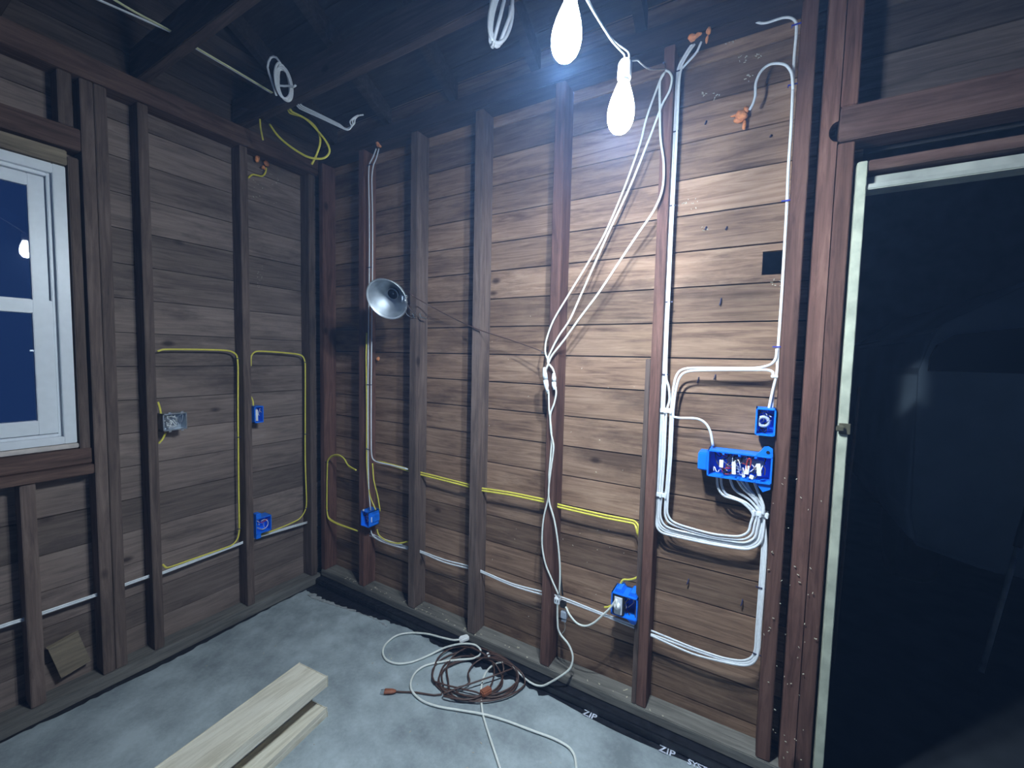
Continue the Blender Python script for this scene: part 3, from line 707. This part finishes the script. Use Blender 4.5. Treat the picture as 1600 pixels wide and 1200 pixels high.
# connectors
def at_axes(a, b):
    t = (Vector(b)-Vector(a)).normalized(); return t
def connector(a, b, r, label, mat, name='cord_connector', sc=.6):
    t = (b-a); L = t.length; t.normalize(); s = t.cross(Vector((0, 1, 0))).normalized(); n_ = t.cross(s)
    th = thing(name, tuple(a), label, 'connector')
    bm = bmesh.new(); sweep(bm, [a, a+t*L*.15, a+t*L*.3, a+t*L*.48], r, r*sc, n_, seg=12, smooth=False, radii=lambda f: .45+.55*min(1, f*1.6)); link('plug_body', bm, mat, th, True)
    bm = bmesh.new(); sweep(bm, [a+t*L*.52, a+t*L*.75, a+t*L*.9, b], r, r*sc, n_, seg=12, smooth=False, radii=lambda f: 1 if f < .6 else .55); link('socket_body', bm, mat, th, True)
    bm = bmesh.new(); sweep(bm, [a+t*L*.47, a+t*L*.53], r*.8, r*sc*.8, n_, seg=12, smooth=False); link('joint_ring', bm, M_handle, th, True)
    return th
connector(PR(865, 583, oH+.012), PR(866, 609, oH+.012), .010, 'white plug joined to a socket on the right strand of the hanging cords', M_white)
connector(PR(850, 574, oH+.02), PR(855, 612, oH+.02), .011, 'white plug and socket on the left strand of the hanging cords', M_white)
# tap at the stud foot
p = PR(871, 938, oH)
tp = thing('cord_tap', (p.x, p.y, p.z-.02), 'small white cube tap at the lower crossing of the hanging cords', 'tap')
bm = bmesh.new(); obox(bm, p, (XR, (0, 1, 0), ZU), (.012, .010, .014), .003); link('tap_body', bm, M_white, tp)
for s in (-1, 1):
    bm = bmesh.new(); obox(bm, p+Vector((s*.005, -.0105, .002)), (XR, (0, 1, 0), ZU), (.0012, .0012, .005), 0); link('slot', bm, M_black, tp)
a = PR(878, 905, oH); b_ = PR(879, 942, oH)
cordb = cord([PR(873, 862, oH-.002), PR(876, 900, oH), PR(879, 930, oH)], 'short black cord running down behind the white cords to the grey plug', M_black, .0045)
gp = thing('cord_plug', tuple(PR(881, 968, oH)), 'black and grey plug hanging at the foot of the reddish stud', 'plug')
bm = bmesh.new(); obox(bm, PR(880, 944, oH), (XR, (0, 1, 0), ZU), (.013, .010, .014), .004); link('plug_body', bm, M_black, gp)
bm = bmesh.new(); obox(bm, PR(881.5, 960, oH), (XR, (0, 1, 0), ZU), (.013, .010, .016), .003); link('socket_body', bm, M_grey, gp)
for s in (-1, 0, 1):
    bm = bmesh.new(); obox(bm, PR(881.5, 968, oH)+Vector((s*.007, 0, -.002)), (XR, (0, 1, 0), ZU), (.002, .007, .006), .001); link('ridge', bm, M_grey, gp)
cord(R_([(881, 968), (883, 978), (882, 985), (878, 990)], oH), 'very thin wire below the grey plug', M_handle, .0014, 'thin_wire', 'wire')
# down cord to floor
Pf = R_([(871, 942), (871, 965), (872, 982), (877, 993)], oH)
fl = [(889, 1008), (895, 1028), (890, 1045), (870, 1060), (850, 1071)]
zs = [.16, .10, .06, .02, .006]
def zpt(u, v, z): return PZ(u, v, z)
Pf += [PR(889, 1008, .106), PR(895, 1027, .112), PR(890, 1045, .124), PR(872, 1059, .139), FP(850, 1071)]
Pf += [FP(u, v) for u, v in ((836, 1070), (820, 1060), (805, 1045), (795, 1037), (783, 1035), (768, 1041), (757, 1055), (752, 1075), (752, 1095), (755, 1118), (764, 1148), (773, 1175), (783, 1206))]
cord(Pf, 'white cord dropping from the tap and looping over the floor to the bottom edge', r=.0042)
# cord to outlet
Pc = R_([(884, 948), (891, 962), (902, 974), (915, 978), (928, 973), (943, 960), (955, 948), (963, 936)], .125)
Pc[0] = PR(884, 948, .11)
cord(Pc, 'white cord hanging in a bow from the tap to the double blue box', r=.004)

# --- floor cords
zf = .006
wc = thing('extension_cord', tuple(PZ(720, 1000, 0)), 'white extension cord with a flat connector looping across the floor', 'cord')
cord([FP(u, v, .0046+h) for u, v, h in ((722, 999, .01), (708, 1000, .01), (690, 996, 0), (665, 990, 0), (640, 989, 0), (620, 993, 0), (604, 1005, 0), (598, 1018, 0), (604, 1031, 0), (622, 1037, 0), (645, 1034, 0), (670, 1024, .0), (695, 1012, .014), (720, 1006, .018), (740, 1007, .018), (750, 1014, .016), (750, 1023, .016), (738, 1029, .014), (715, 1031, .010), (690, 1034, .004), (665, 1040, 0), (650, 1050, 0), (642, 1065, 0), (644, 1080, 0), (660, 1095, 0), (685, 1104, 0), (720, 1110, 0), (755, 1116, .002), (790, 1126, 0), (830, 1141, 0), (865, 1154, 0), (888, 1167, 0), (898, 1182, 0), (901, 1206, 0))], '', r=.0045, name='cord_line', parent=wc)
a = FP(714, 1001, .012); b_ = FP(730, 996, .012); t = (b_-a).normalized(); s = Vector((-t.y, t.x, 0))
bm = bmesh.new(); obox(bm, (a+b_)/2+t*.01, (t, s, ZU), (.024, .017, .010), .005); link('flat_connector', bm, M_tag, wc)
bc = thing('extension_cord', tuple(PZ(740, 1055, 0)), 'brown extension cord coiled on the floor by the plank wall', 'cord')
rn = random.Random(11); P = [PZ(u, v, .006) for u, v in ((612, 1080), (625, 1081), (650, 1082), (690, 1085))]
loops = [(742, 1055, 66, 40, .0), (748, 1058, 60, 30, .1), (735, 1060, 50, 35, -.1), (752, 1062, 68, 34, .05), (742, 1050, 45, 38, -.05), (770, 1058, 40, 32, .1), (725, 1052, 48, 42, .0)]
k = 0
for (cx, cy, rx, ry, tl) in loops:
    for j in range(12):
        a = math.pi*.9 + 2*math.pi*j/12; f = rn.uniform(.97, 1.03)
        P.append(FP(cx+rx*math.cos(a)*f, cy+ry*math.sin(a)*f, .004+.0021*k+rn.uniform(0, .003)))
    k += 1
P += [FP(800, 1045, .02), FP(785, 1028, .02), FP(765, 1022, .02), FP(750, 1030, .02), FP(735, 1022, .02)]
bm = bmesh.new(); sweep(bm, P, .0036, n=3, seg=6); link('cord_line', bm, M_brown, bc, True)
a = PZ(615, 1080, .012); b_ = PZ(601, 1080, .012); t = (b_-a).normalized(); s = Vector((-t.y, t.x, 0))
bm = bmesh.new(); sweep(bm, [a-t*.01, a+t*.005, b_-t*.002, b_], .013, .008, (0, 0, 1), seg=12, smooth=False, radii=lambda f: .5+.5*min(1, f*2.5)); pl = link('plug', bm, M_rust, bc, True)
for q in (-1, 1):
    bm = bmesh.new(); obox(bm, b_+t*.008+s*q*.0065, (t, s, ZU), (.009, .0008, .003), 0); link('prong', bm, M_galv, pl)
a = PZ(748, 1087, .028); b_ = PZ(770, 1074, .028); t = (b_-a).normalized(); s = Vector((-t.y, t.x, 0))
bm = bmesh.new(); obox(bm, (a+b_)/2, (t, s, ZU), (.024, .016, .011), .005); link('receptacle_end', bm, M_rust, bc)
a = FP(763, 1023, .012)
bm = bmesh.new(); obox(bm, a, ((.8, -.6, 0), (.6, .8, 0), ZU), (.012, .005, .003), .001); tag(link('cord_label', bm, M_tag, origin='auto'), 'tiny white label lying in the brown cord coil', 'label')

# ================================================================== ELECTRICAL BOXES
def wires(parent, c, ax, w, h, d, seed, n=6, mats=None):
    rn = random.Random(seed); R0, U0, N0 = [Vector(a) for a in ax]; mats = mats or [M_tag, M_black, M_copper, M_grey]
    for i in range(n):
        P = []; x = rn.uniform(-.6, .6)*w; y = rn.uniform(-.5, .5)*h
        for k in range(5):
            P.append(c + R0*x + U0*y - N0*d*rn.uniform(.15, .75)); x = max(-.8*w, min(.8*w, x+rn.uniform(-.6, .6)*min(w, h))); y = max(-.75*h, min(.75*h, y+rn.uniform(-.7, .7)*h))
        bm = bmesh.new(); sweep(bm, P, .0016, n=4, seg=6); link('wire', bm, mats[i % len(mats)], parent, True)
def ebox(c, ax, w, h, d, label, seed, mat=M_blue, t=.0025, nw=6, name='electrical_box', mats=None, ribs=0, cat='electrical box'):
    """open-fronted box; c centre of the front opening, ax = right, up, outward"""
    c = Vector(c); R0, U0, N0 = [Vector(a) for a in ax]
    th = thing(name, tuple(c-U0*h-N0*d*.5), label, cat)
    bm = bmesh.new()
    obox(bm, c-N0*(d-t), ax, (w, h, t), .0)
    for s in (-1, 1):
        obox(bm, c+R0*s*(w-t)-N0*d/2, ax, (t, h, d/2), .0008)
        obox(bm, c+U0*s*(h-t)-N0*d/2, ax, (w, t, d/2), .0008)
    for i in range(ribs):
        x = -w + 2*w*(i+1)/(ribs+1)
        for s in (-1, 1): obox(bm, c+R0*x+U0*s*(h-t*2.6)-N0*.006, ax, (.0035, t*1.6, .006), .0)
    link('box_body', bm, mat, th)
    wires(th, c, ax, w, h, d, seed, nw, mats)
    return th
AR = (XR, ZU, RN)
# single blue box high right
c = PR(1196, 660, .10); e = ebox(c, AR, .029, .046, .07, 'single blue wall box with coiled wires, right above the long blue box', 1, nw=7, mats=[M_black, M_tag, M_black, M_grey])
bm = bmesh.new(); lathe(bm, c+Vector((-.006, .02, 0)), (0, -1, 0), [(.012, 0), (.018, .0), (.021, .004), (.018, .008), (.012, .008), (.010, .004), (.012, 0)], 20, cap=False); link('wire_coil', bm, M_grey, e, True)
# long four gang box
cL = (PR(1104, 701, .10)+PR(1207, 757, .10))/2; cL = Vector((2.376, -.102, 1.092))
e = ebox(cL, AR, .098, .047, .075, 'long blue four-gang box packed with tagged wires beside the doorway studs', 5, nw=30, ribs=3, mats=[M_tag, M_black, M_tag, M_redw, M_copper, M_black, M_grey])
bm = bmesh.new(); box(bm, (cL.x-.130, -.092, cL.z-.031), (cL.x-.098, -.020, cL.z+.033), .004); link('side_bracket', bm, M_blue, e)
bm = prism_xz([(cL.x+.048, cL.z+.047), (cL.x+.064, cL.z+.066), (cL.x+.072, cL.z+.078), (cL.x+.084, cL.z+.081), (cL.x+.096, cL.z+.074), (cL.x+.098, cL.z+.047)], -.100, -.090); link('mounting_ear', bm, M_blue, e)
bm = bmesh.new(); lathe(bm, (cL.x+.083, -.098, cL.z+.062), (0, -1, 0), [(.0052, 0), (.0052, .004)], 14); link('nail_hole', bm, M_black, e)
bm = prism_xz([(cL.x+.052, cL.z-.047), (cL.x+.098, cL.z-.047), (cL.x+.096, cL.z-.064), (cL.x+.075, cL.z-.076)], -.094, -.050); link('mounting_ear', bm, M_blue, e)
for (dx, dz, h, tl) in ((-.053, .004, .017, 0), (.004-.018, -.006, .027, .05), (.026, -.006, .019, -.08), (.060, .0, .026, .12), (.040, -.028, .009, -.3)):
    bm = bmesh.new(); obox(bm, cL+Vector((dx, -.002, dz)), ((math.cos(tl), 0, math.sin(tl)), (0, 1, 0), (-math.sin(tl), 0, math.cos(tl))), (.0062, .0015, h*.8), .001); link('wire_tag', bm, M_tag, e)
bm = bmesh.new(); obox(bm, cL+Vector((.02, .035, .015)), (XR, (0, 1, 0), ZU), (.055, .006, .010), .003); link('cable_jacket', bm, M_grey, e)
bm = bmesh.new(); sweep(bm, [cL+Vector(q) for q in ((.03, 0, -.02), (.024, -.004, .012), (.028, -.006, .034), (.036, -.004, .030), (.034, 0, .0))], .0017, seg=6); link('wire', bm, M_redw, e, True)
# round blue box on stud one
c1 = Vector((.522, -.116, .507))
e = ebox(c1, AR, .034, .045, .075, 'deep blue box on the right side of the stud below the clamp lamp', 9, nw=5, mats=[M_tag, M_grey, M_black])
bm = prism_xz([(c1.x+.030, c1.z-.03), (c1.x+.030, c1.z+.03), (c1.x+.041, c1.z+.018), (c1.x+.041, c1.z-.018)], -.095, -.045); link('box_rib', bm, M_blue, e)
bm = bmesh.new(); obox(bm, c1+Vector((.0352, .022, -.002)), ((0, 1, 0), XR, ZU), (.007, .0008, .015), 0); link('box_sticker', bm, M_tag, e)
bm = bmesh.new(); blob(bm, c1+Vector((-.012, .0, .049)), .005); link('nail_head', bm, M_tag, e)
# double box
c2 = Vector((2.008, -.108, .476))
e = ebox(c2, AR, .052, .046, .078, 'double blue box with a white cord plugged into its left half', 13, nw=7, mats=[M_tag, M_black, M_tag, M_copper])
for s, z_ in ((-1, .05), (1, .053)):
    bm = prism_xz([(c2.x+s*.028-.018, c2.z+.044), (c2.x+s*.028-.006, c2.z+.062), (c2.x+s*.028+.012, c2.z+.062), (c2.x+s*.028+.022, c2.z+.044)], -.10, -.04); link('mounting_ear', bm, M_blue, e)
bm = prism_xz([(c2.x+.0, c2.z-.044), (c2.x+.05, c2.z-.044), (c2.x+.046, c2.z-.062), (c2.x+.03, c2.z-.064)], -.10, -.05); link('mounting_ear', bm, M_blue, e)
bm = bmesh.new(); obox(bm, c2+Vector((-.022, .006, -.002)), (XR, (0, 1, 0), ZU), (.022, .008, .040), .003); dv = link('outlet_body', bm, M_black, e)
bm = bmesh.new(); sweep(bm, [c2+Vector((-.022, -.003, -.034)), c2+Vector((-.022, -.003, .034))], .016, .006, (0, -1, 0), seg=14, smooth=False); link('outlet_face', bm, M_white, e)
pg = thing('cord_plug', (c2.x-.022, c2.y-.03, c2.z-.01), 'white plug pushed into the outlet of the double blue box', 'plug')
bm = bmesh.new(); lathe(bm, c2+Vector((-.022, -.010, .004)), (0, -1, 0), [(.012, 0), (.0135, .004), (.012, .014), (.006, .018)], 16); link('plug_body', bm, M_tag, pg, True)
bm = bmesh.new(); sweep(bm, [c2+Vector((-.022, -.026, .004)), PR(963, 936, .125)], .0042, smooth=False); link('cord_neck', bm, M_cord, pg, True)
# window wall boxes (facing +x)
AL = ((0, 1, 0), ZU, LN)
e = ebox((.092, -.842, 1.115), AL, .047, .040, .055, 'galvanised steel double box stuffed with white wires in the window wall', 21, M_galv, nw=12, mats=[M_tag, M_tag, M_grey])
for dy in (-.02, .028):
    for s in (-1, 1):
        bm = bmesh.new(); obox(bm, (.090, -.842+dy, 1.115+s*.0425), AL, (.005, .004, .001), 0); link('screw_tab', bm, M_galv, e)
e = ebox((.092, -.462, 1.108), AL, .024, .045, .065, 'narrow upright blue box in the corner bay, higher of two', 23, nw=4, mats=[M_tag, M_tag, M_grey])
bm = bmesh.new(); obox(bm, (.091, -.474, 1.105), AL, (.006, .030, .002), .001); link('wire_tag', bm, M_tag, e)
e = ebox((.095, -.447, .490), AL, .042, .044, .065, 'square blue box with a looped wire low in the corner bay of the window wall', 25, nw=6, mats=[M_tag, M_redw, M_tag, M_grey])
bm = bmesh.new(); box(bm, (.06, -.489, .530), (.097, -.462, .562), .002); link('mounting_ear', bm, M_blue, e)
bm = bmesh.new(); box(bm, (.06, -.489, .422), (.097, -.464, .448), .002); link('mounting_ear', bm, M_blue, e)
bm = bmesh.new(); sweep(bm, [Vector((.092, -.447+.024*math.cos(a), .492+.026*math.sin(a))) for a in [math.pi*.7 - k*math.pi/6 for k in range(9)]], .0018, seg=6); link('wire_loop', bm, M_tag, e, True)

# ================================================================== FOAM BLOBS
def foam(parts, label, seed):
    p0 = parts[0][0]; bm = bmesh.new()
    for i, (c, r, sc) in enumerate(parts): blob(bm, c, r, sc, seed+i, .5)
    return tag(link('foam_blob', bm, M_foam, None, True, origin='auto'), label, 'foam')
foam([(PR(1160, 183, .02), .018, (1.1, .8, .9)), (PR(1153, 189, .02), .012, (1.2, .7, .7)), (PR(1163, 196, .02), .010, (.6, .7, 1.6)), (PR(1167, 172, .02), .010, (.8, .8, 1.1)), (PR(1147, 181, .02), .006, (1.8, .6, .6))], 'orange foam blob with ragged tails high in the bright bay', 1)
foam([(PR(1081, 58, .105), .014, (1.1, .7, .8)), (PR(1091, 54, .105), .010, (1.1, .7, .8))], 'orange foam lump at the top of the vertical cable bundle', 11)
foam([(PR(1106, 49, .105), .010, (.8, .7, 1.2)), (PR(1105, 61, .105), .007, (.6, .7, 1.8))], 'small hanging orange foam lump right of the cable bundle top', 15)
foam([(PR(591, 226, .108), .013, (1, .8, .9)), (PR(594, 229, .108), .007, (1, 1, 1))], 'round orange foam lump at the top of the stud behind the clamp lamp', 21)
foam([(PR(592, 560, .015), .009, (.7, .7, 1.2))], 'single small orange foam dab on the boards below the clamp lamp', 31)
foam([(PL(402, 248, .03), .012, (.8, 1.0, 1.3))], 'orange foam lump under the top plate, left one of two near the corner', 41)
foam([(PL(416, 254, .03), .013, (.8, 1.1, 1.0)), (PL(412, 262, .03), .009, (.8, 1, 1.2))], 'orange foam lump under the top plate with a yellow cable in it', 45)
foam([(PR(1197, 30, .045), .006, (2.0, .7, .7))], 'thin yellow-orange foam trace on the white cable at the very top right', 51)
# pale debris flecks: insulation crumbs on the boards (nobody could count them)
bm = bmesh.new(); rn = random.Random(5)
def fleck(p, s, nrm):
    a = rn.uniform(0, 6.28); r = Vector((math.cos(a), 0, math.sin(a))) if nrm == RN else Vector((0, math.cos(a), math.sin(a)))
    if nrm == (0, 0, 1): r = Vector((math.cos(a), math.sin(a), 0))
    n_ = Vector(nrm); w_ = n_.cross(r); obox(bm, p, (r, w_, n_), (s*rn.uniform(.6, 2), s*rn.uniform(.3, .7), .0008), 0)
for i in range(60):
    t = i/60; u = 1070+t*150+rn.uniform(-6, 6); v = 75-58*t+rn.uniform(-8, 8)
    if v > 18: fleck(PR(u, v+4, .004), .003, RN)
for (u, v, r_) in ((1143, 65, 9), (1160, 92, 8), (1170, 122, 8), (1122, 150, 8), (1186, 88, 5), (1100, 147, 4), (1070, 325, 12), (1082, 318, 12), (1101, 357, 6), (1215, 440, 10)):
    for i in range(7): fleck(PR(u+rn.uniform(-r_, r_), v+rn.uniform(-r_, r_)*.7, .004), .0022, RN)
for i in range(40): fleck(PR(rn.uniform(740, 1020), rn.uniform(480, 1000), .004), .0016, RN)
for i in range(24): fleck(PL(rn.uniform(395, 435), rn.uniform(265, 320), .004), .0020, LN)
for i in range(16): fleck(PL(406+rn.uniform(-4, 4), rn.uniform(410, 460), .004), .0016, LN)
for i in range(50): fleck(Vector((rn.uniform(2.48, 2.63), -.0945, rn.uniform(.1, 1.1))), .0018, RN)
o = link('insulation_crumbs', bm, M_debris); tag(o, 'pale insulation crumbs and chips stuck to the wall boards and studs', 'debris', kind='stuff')
bm = bmesh.new()
for i in range(60): fleck(Vector((rn.uniform(.3, 2.3), rn.uniform(-.088, -.03), .081)), .003, (0, 0, 1))
for i in range(40): fleck(Vector((rn.uniform(.3, 2.4), rn.uniform(-.9, -.3), .0012)), .0025, (0, 0, 1))
o = link('wood_chips', bm, M_debris); tag(o, 'tiny pale wood chips scattered on the bottom plate and concrete floor', 'debris', kind='stuff')
# bent nails in the boards
NG = 'bent nails in the bright bay boards'
for (u, v, l) in ((1127, 467, .017), (1104, 190, .010), (1104, 355, .008), (1136, 355, .008), (1160, 937, .014), (1205, 212, .006), (1076, 905, .012), (1118, 586, .012), (1092, 590, .014)):
    p = PR(u, v, 0); bm = bmesh.new(); sweep(bm, [p+Vector((0, .004, 0)), p+Vector((0, -.006, 0)), p+Vector((-.001, -.010, -l*.7)), p+Vector((-.004, -.010, -l*1.4))], .0024, seg=6)
    tag(link('bent_nail', bm, M_staple, None, True, origin='auto'), 'small dark bent nail sticking out of the boards between cable bundle and doorway studs', 'nail', NG)
for (u, v, lb) in ((1040, 108, 'nail in the reddish stud from which the white cords and light string hang'), (852, 553, 'nail in the stud face where the slung cords cross above the connectors')):
    p = PR(u, v, .088); bm = bmesh.new(); sweep(bm, [p, p+Vector((0, -.03, .004))], .002, smooth=False); lathe(bm, p+Vector((0, -.029, .004)), (0, -1, 0), [(.004, 0), (.004, .002)], 10)
    tag(link('hanging_nail', bm, M_galv, None, False, origin='auto'), lb, 'nail')

# ================================================================== CLAMP LAMP
cc = PD(604, 468, 1.98)
ax = (Vector(CAM)-cc).normalized(); ax = (ax + Vector(r2)*-.54 + Vector(u2)*-.48).normalized()   # opening direction
apex = cc - ax*.085
lamp = thing('clamp_lamp', tuple(apex), 'aluminium clamp lamp with bowl reflector in front of the stud with white cables', 'clamp lamp')
prof = [(.026, 0), (.030, .002), (.052, .014), (.074, .036), (.088, .058), (.096, .078), (.104, .085), (.106, .083), (.098, .074), (.090, .056), (.076, .033), (.053, .011), (.030, -.001), (.026, -.003)]
prof = [(r*.98, h) for r, h in prof]
bm = bmesh.new(); lathe(bm, apex, ax, prof + [prof[0]], 48, cap=False); bmesh.ops.remove_doubles(bm, verts=bm.verts, dist=1e-5); link('reflector', bm, M_bowl, lamp, True)
bm = bmesh.new(); lathe(bm, apex, ax, [(.094, .0775), (.1005, .0855), (.1025, .0865), (.1035, .084), (.1005, .079), (.095, .075), (.094, .0775)], 48, cap=False); bmesh.ops.remove_doubles(bm, verts=bm.verts, dist=1e-5); link('reflector_rim', bm, M_alu, lamp, True)
bm = bmesh.new(); lathe(bm, apex-ax*.055, ax, [(.012, 0), (.020, .004), (.022, .03), (.022, .052)], 20); sk = link('lamp_socket', bm, M_socket, lamp, True)
bm = bmesh.new(); lathe(bm, apex-ax*.001, ax, [(.025, 0), (.0255, .022), (.0230, .023), (.022, .005)], 20); link('socket_shell', bm, M_socket, lamp, True)
bm = bmesh.new(); lathe(bm, apex+ax*.016, ax, [(.0256, 0), (.0285, .001), (.0285, .006), (.0256, .007), (.0256, 0)], 20, cap=False); link('socket_collar', bm, M_galv, lamp, True)
bm = bmesh.new(); lathe(bm, apex+ax*.012, ax, [(.002, 0), (.005, .002), (.002, .004)], 10); link('contact', bm, M_galv, sk, True)
q = PD(632, 468, 1.95); q2 = PD(640, 482, 2.02); g = PR(650, 492, .105)
bm = bmesh.new(); sweep(bm, [apex-ax*.02+Vector(r2)*.02, q, q2, g], .0035); link('clamp_arm', bm, M_galv, lamp, True)
bm = bmesh.new(); obox(bm, PD(632, 467, 1.97), (Vector(r2), Vector(u2), Vector(fw)), (.010, .013, .010), .003); link('clamp_joint', bm, M_galv, lamp)
bm = bmesh.new(); sweep(bm, [PD(633, 480, 1.98), PD(635, 490, 2.0), PD(641, 495, 2.02), PR(652, 496, .1)], .0016); link('wire_guard', bm, M_galv, lamp, True)
bm = bmesh.new()
for s in (-1, 1): sweep(bm, [g+Vector((-.01+s*.024+.01, .002, .008)), g+Vector((s*.024, .012, -.012)), g+Vector((s*.026, .05, -.016))], .004, .002, (1, 0, 0), smooth=False)
link('spring_clamp', bm, M_galv, lamp)
bm = bmesh.new(); sweep(bm, [PD(645, 462, 2.0), PR(665, 474, .1), PR(700, 493, .06), PR(745, 514, .1), PR(800, 532, .085), PR(850, 550, .108)], .0026, seg=6); link('power_cord', bm, M_brown, lamp, True)
bm = bmesh.new(); sweep(bm, [apex-ax*.05, PD(634, 455, 2.04), PD(645, 462, 2.0)], .0026, seg=6); link('cord_tail', bm, M_brown, lamp, True)

# ================================================================== STRING LIGHT
BPOS = [Vector((2.04, -.88, 2.125)), Vector((2.105, -.70, 2.045))]
def bulb(c, label, tiltv):
    axd = (Vector((0, 0, -1)) + Vector(tiltv)).normalized(); top = c - axd*.062
    b0 = thing('light_bulb', tuple(top), label, 'light bulb', None)
    prof = [(.012, .0), (.0155, .010), (.0205, .024), (.0265, .042), (.0305, .060), (.0315, .074), (.0295, .090), (.0245, .103), (.0160, .113), (.006, .118), (.0006, .1185)]
    bm = bmesh.new(); lathe(bm, top, axd, prof, 24); link('globe', bm, M_bulb, b0, True)
    bm = bmesh.new(); lathe(bm, top, -axd, [(.0125, -.001), (.013, .006), (.0118, .008), (.013, .010), (.0118, .012), (.013, .016), (.0118, .018), (.012, .024)], 18); link('screw_base', bm, M_galv, b0, True)
    return top, axd
t1, a1 = bulb(BPOS[0], 'larger glowing bulb of the string light, upper left of the two', (-.10, 0, 0))
t2, a2 = bulb(BPOS[1], 'smaller glowing bulb of the string light, lower right of the two', (-.06, 0, 0))
sl = thing('string_light', tuple(t2), 'white twin-wire light string holding two bulbs, strung from the stud nail', 'string light')
for t_, a_ in ((t1, a1), (t2, a2)):
    bm = bmesh.new(); lathe(bm, t_-a_*.004, -a_, [(.015, 0), (.0165, .004), (.0165, .034), (.012, .042), (.006, .046)], 18); link('bulb_socket', bm, M_tag, sl, True)
j1 = t1 - a1*.048; j2 = t2 - a2*.050
nl = PR(1040, 108, .112)
for k in (-1, 1):
    d = Vector((0, 0, 1))*.0022*k
    bm = bmesh.new(); sweep(bm, [t1-a1*.04+Vector((.008*k, 0, 0)), j1+Vector((.004*k, 0, .01))+d, j1.lerp(j2, .3)+d+Vector((0, 0, -.008)), j1.lerp(j2, .7)+d+Vector((0, 0, -.008)), j2+Vector((.004*k, 0, .012))+d, t2-a2*.04+Vector((.009*k, 0, 0))], .0021, seg=6); link('string_wire', bm, M_cord, sl, True)
bm = bmesh.new(); sweep(bm, [t2-a2*.042+Vector((.01, 0, 0)), j2+Vector((.02, .03, .008)), j2.lerp(nl, .5)+Vector((0, 0, -.012)), nl], .0021, seg=6); link('string_wire', bm, M_cord, sl, True)
bm = bmesh.new(); sweep(bm, [t1-a1*.04+Vector((-.008, 0, .0)), j1+Vector((-.03, -.03, .02)), Vector((1.9, -1.25, 2.45)), Vector((1.8, -1.35, 2.60))], .0021, seg=6); link('string_wire', bm, M_cord, sl, True)

# ================================================================== PLANKS
def plank(c_corner, dirv, w, L, z0, z1, label, mat=M_plank, name='wood_plank'):
    d = Vector((*dirv, 0)).normalized(); s = Vector((d.y, -d.x, 0)); s = s if s.x < 0 else -s   # s points left (-x)
    c = Vector((*c_corner, (z0+z1)/2)) + d*L/2 + s*w/2; bm = bmesh.new()
    obox(bm, c, (s, d, ZU), (w/2, L/2, (z1-z0)/2), .0025); return tag(link(name, bm, mat, origin='auto'), label, 'plank')
plank((.996, -.703), (.085, -1), .162, 1.6, .120, .160, 'long pale wooden plank on top of the stack on the floor')
plank((.925, -.735), (.085, -1), .105, 1.6, .0795, .1195, 'pale plank hidden under the top plank, inner one of the stack')
plank((.925, -.725), (.085, -1), .105, 1.6, .0385, .079, 'pale plank in the shadow beneath the inner plank of the stack')
plank((1.003, -.712), (.13, -1), .095, 1.5, .0195, .038, 'thin pale board jutting out at the right, upper one of the lowest two')
plank((1.004, -.710), (.13, -1), .095, 1.5, .0003, .019, 'thin pale board lying directly on the concrete at the bottom of the stack')
hm = bpy.data.materials.new('added_blue_haze'); hm.use_nodes = True; hn = hm.node_tree; hn.nodes.clear()  # scatter volume added to give the room a blue veil of light
vs_ = hn.nodes.new('ShaderNodeVolumeScatter'); vs_.inputs['Color'].default_value = (.30, .52, 1, 1); vs_.inputs['Density'].default_value = HAZE; vs_.inputs['Anisotropy'].default_value = .25
ho = hn.nodes.new('ShaderNodeOutputMaterial'); hn.links.new(vs_.outputs[0], ho.inputs['Volume'])
hz = link('haze', B((-.02, -3.2, .002), (5.0, 0.0, 3.4)), hm); tag(hz, 'thin bluish haze added for the blue cast over the whole room', 'haze', kind='stuff')
for o in bpy.data.objects:
    if '_loc' in o: del o['_loc']
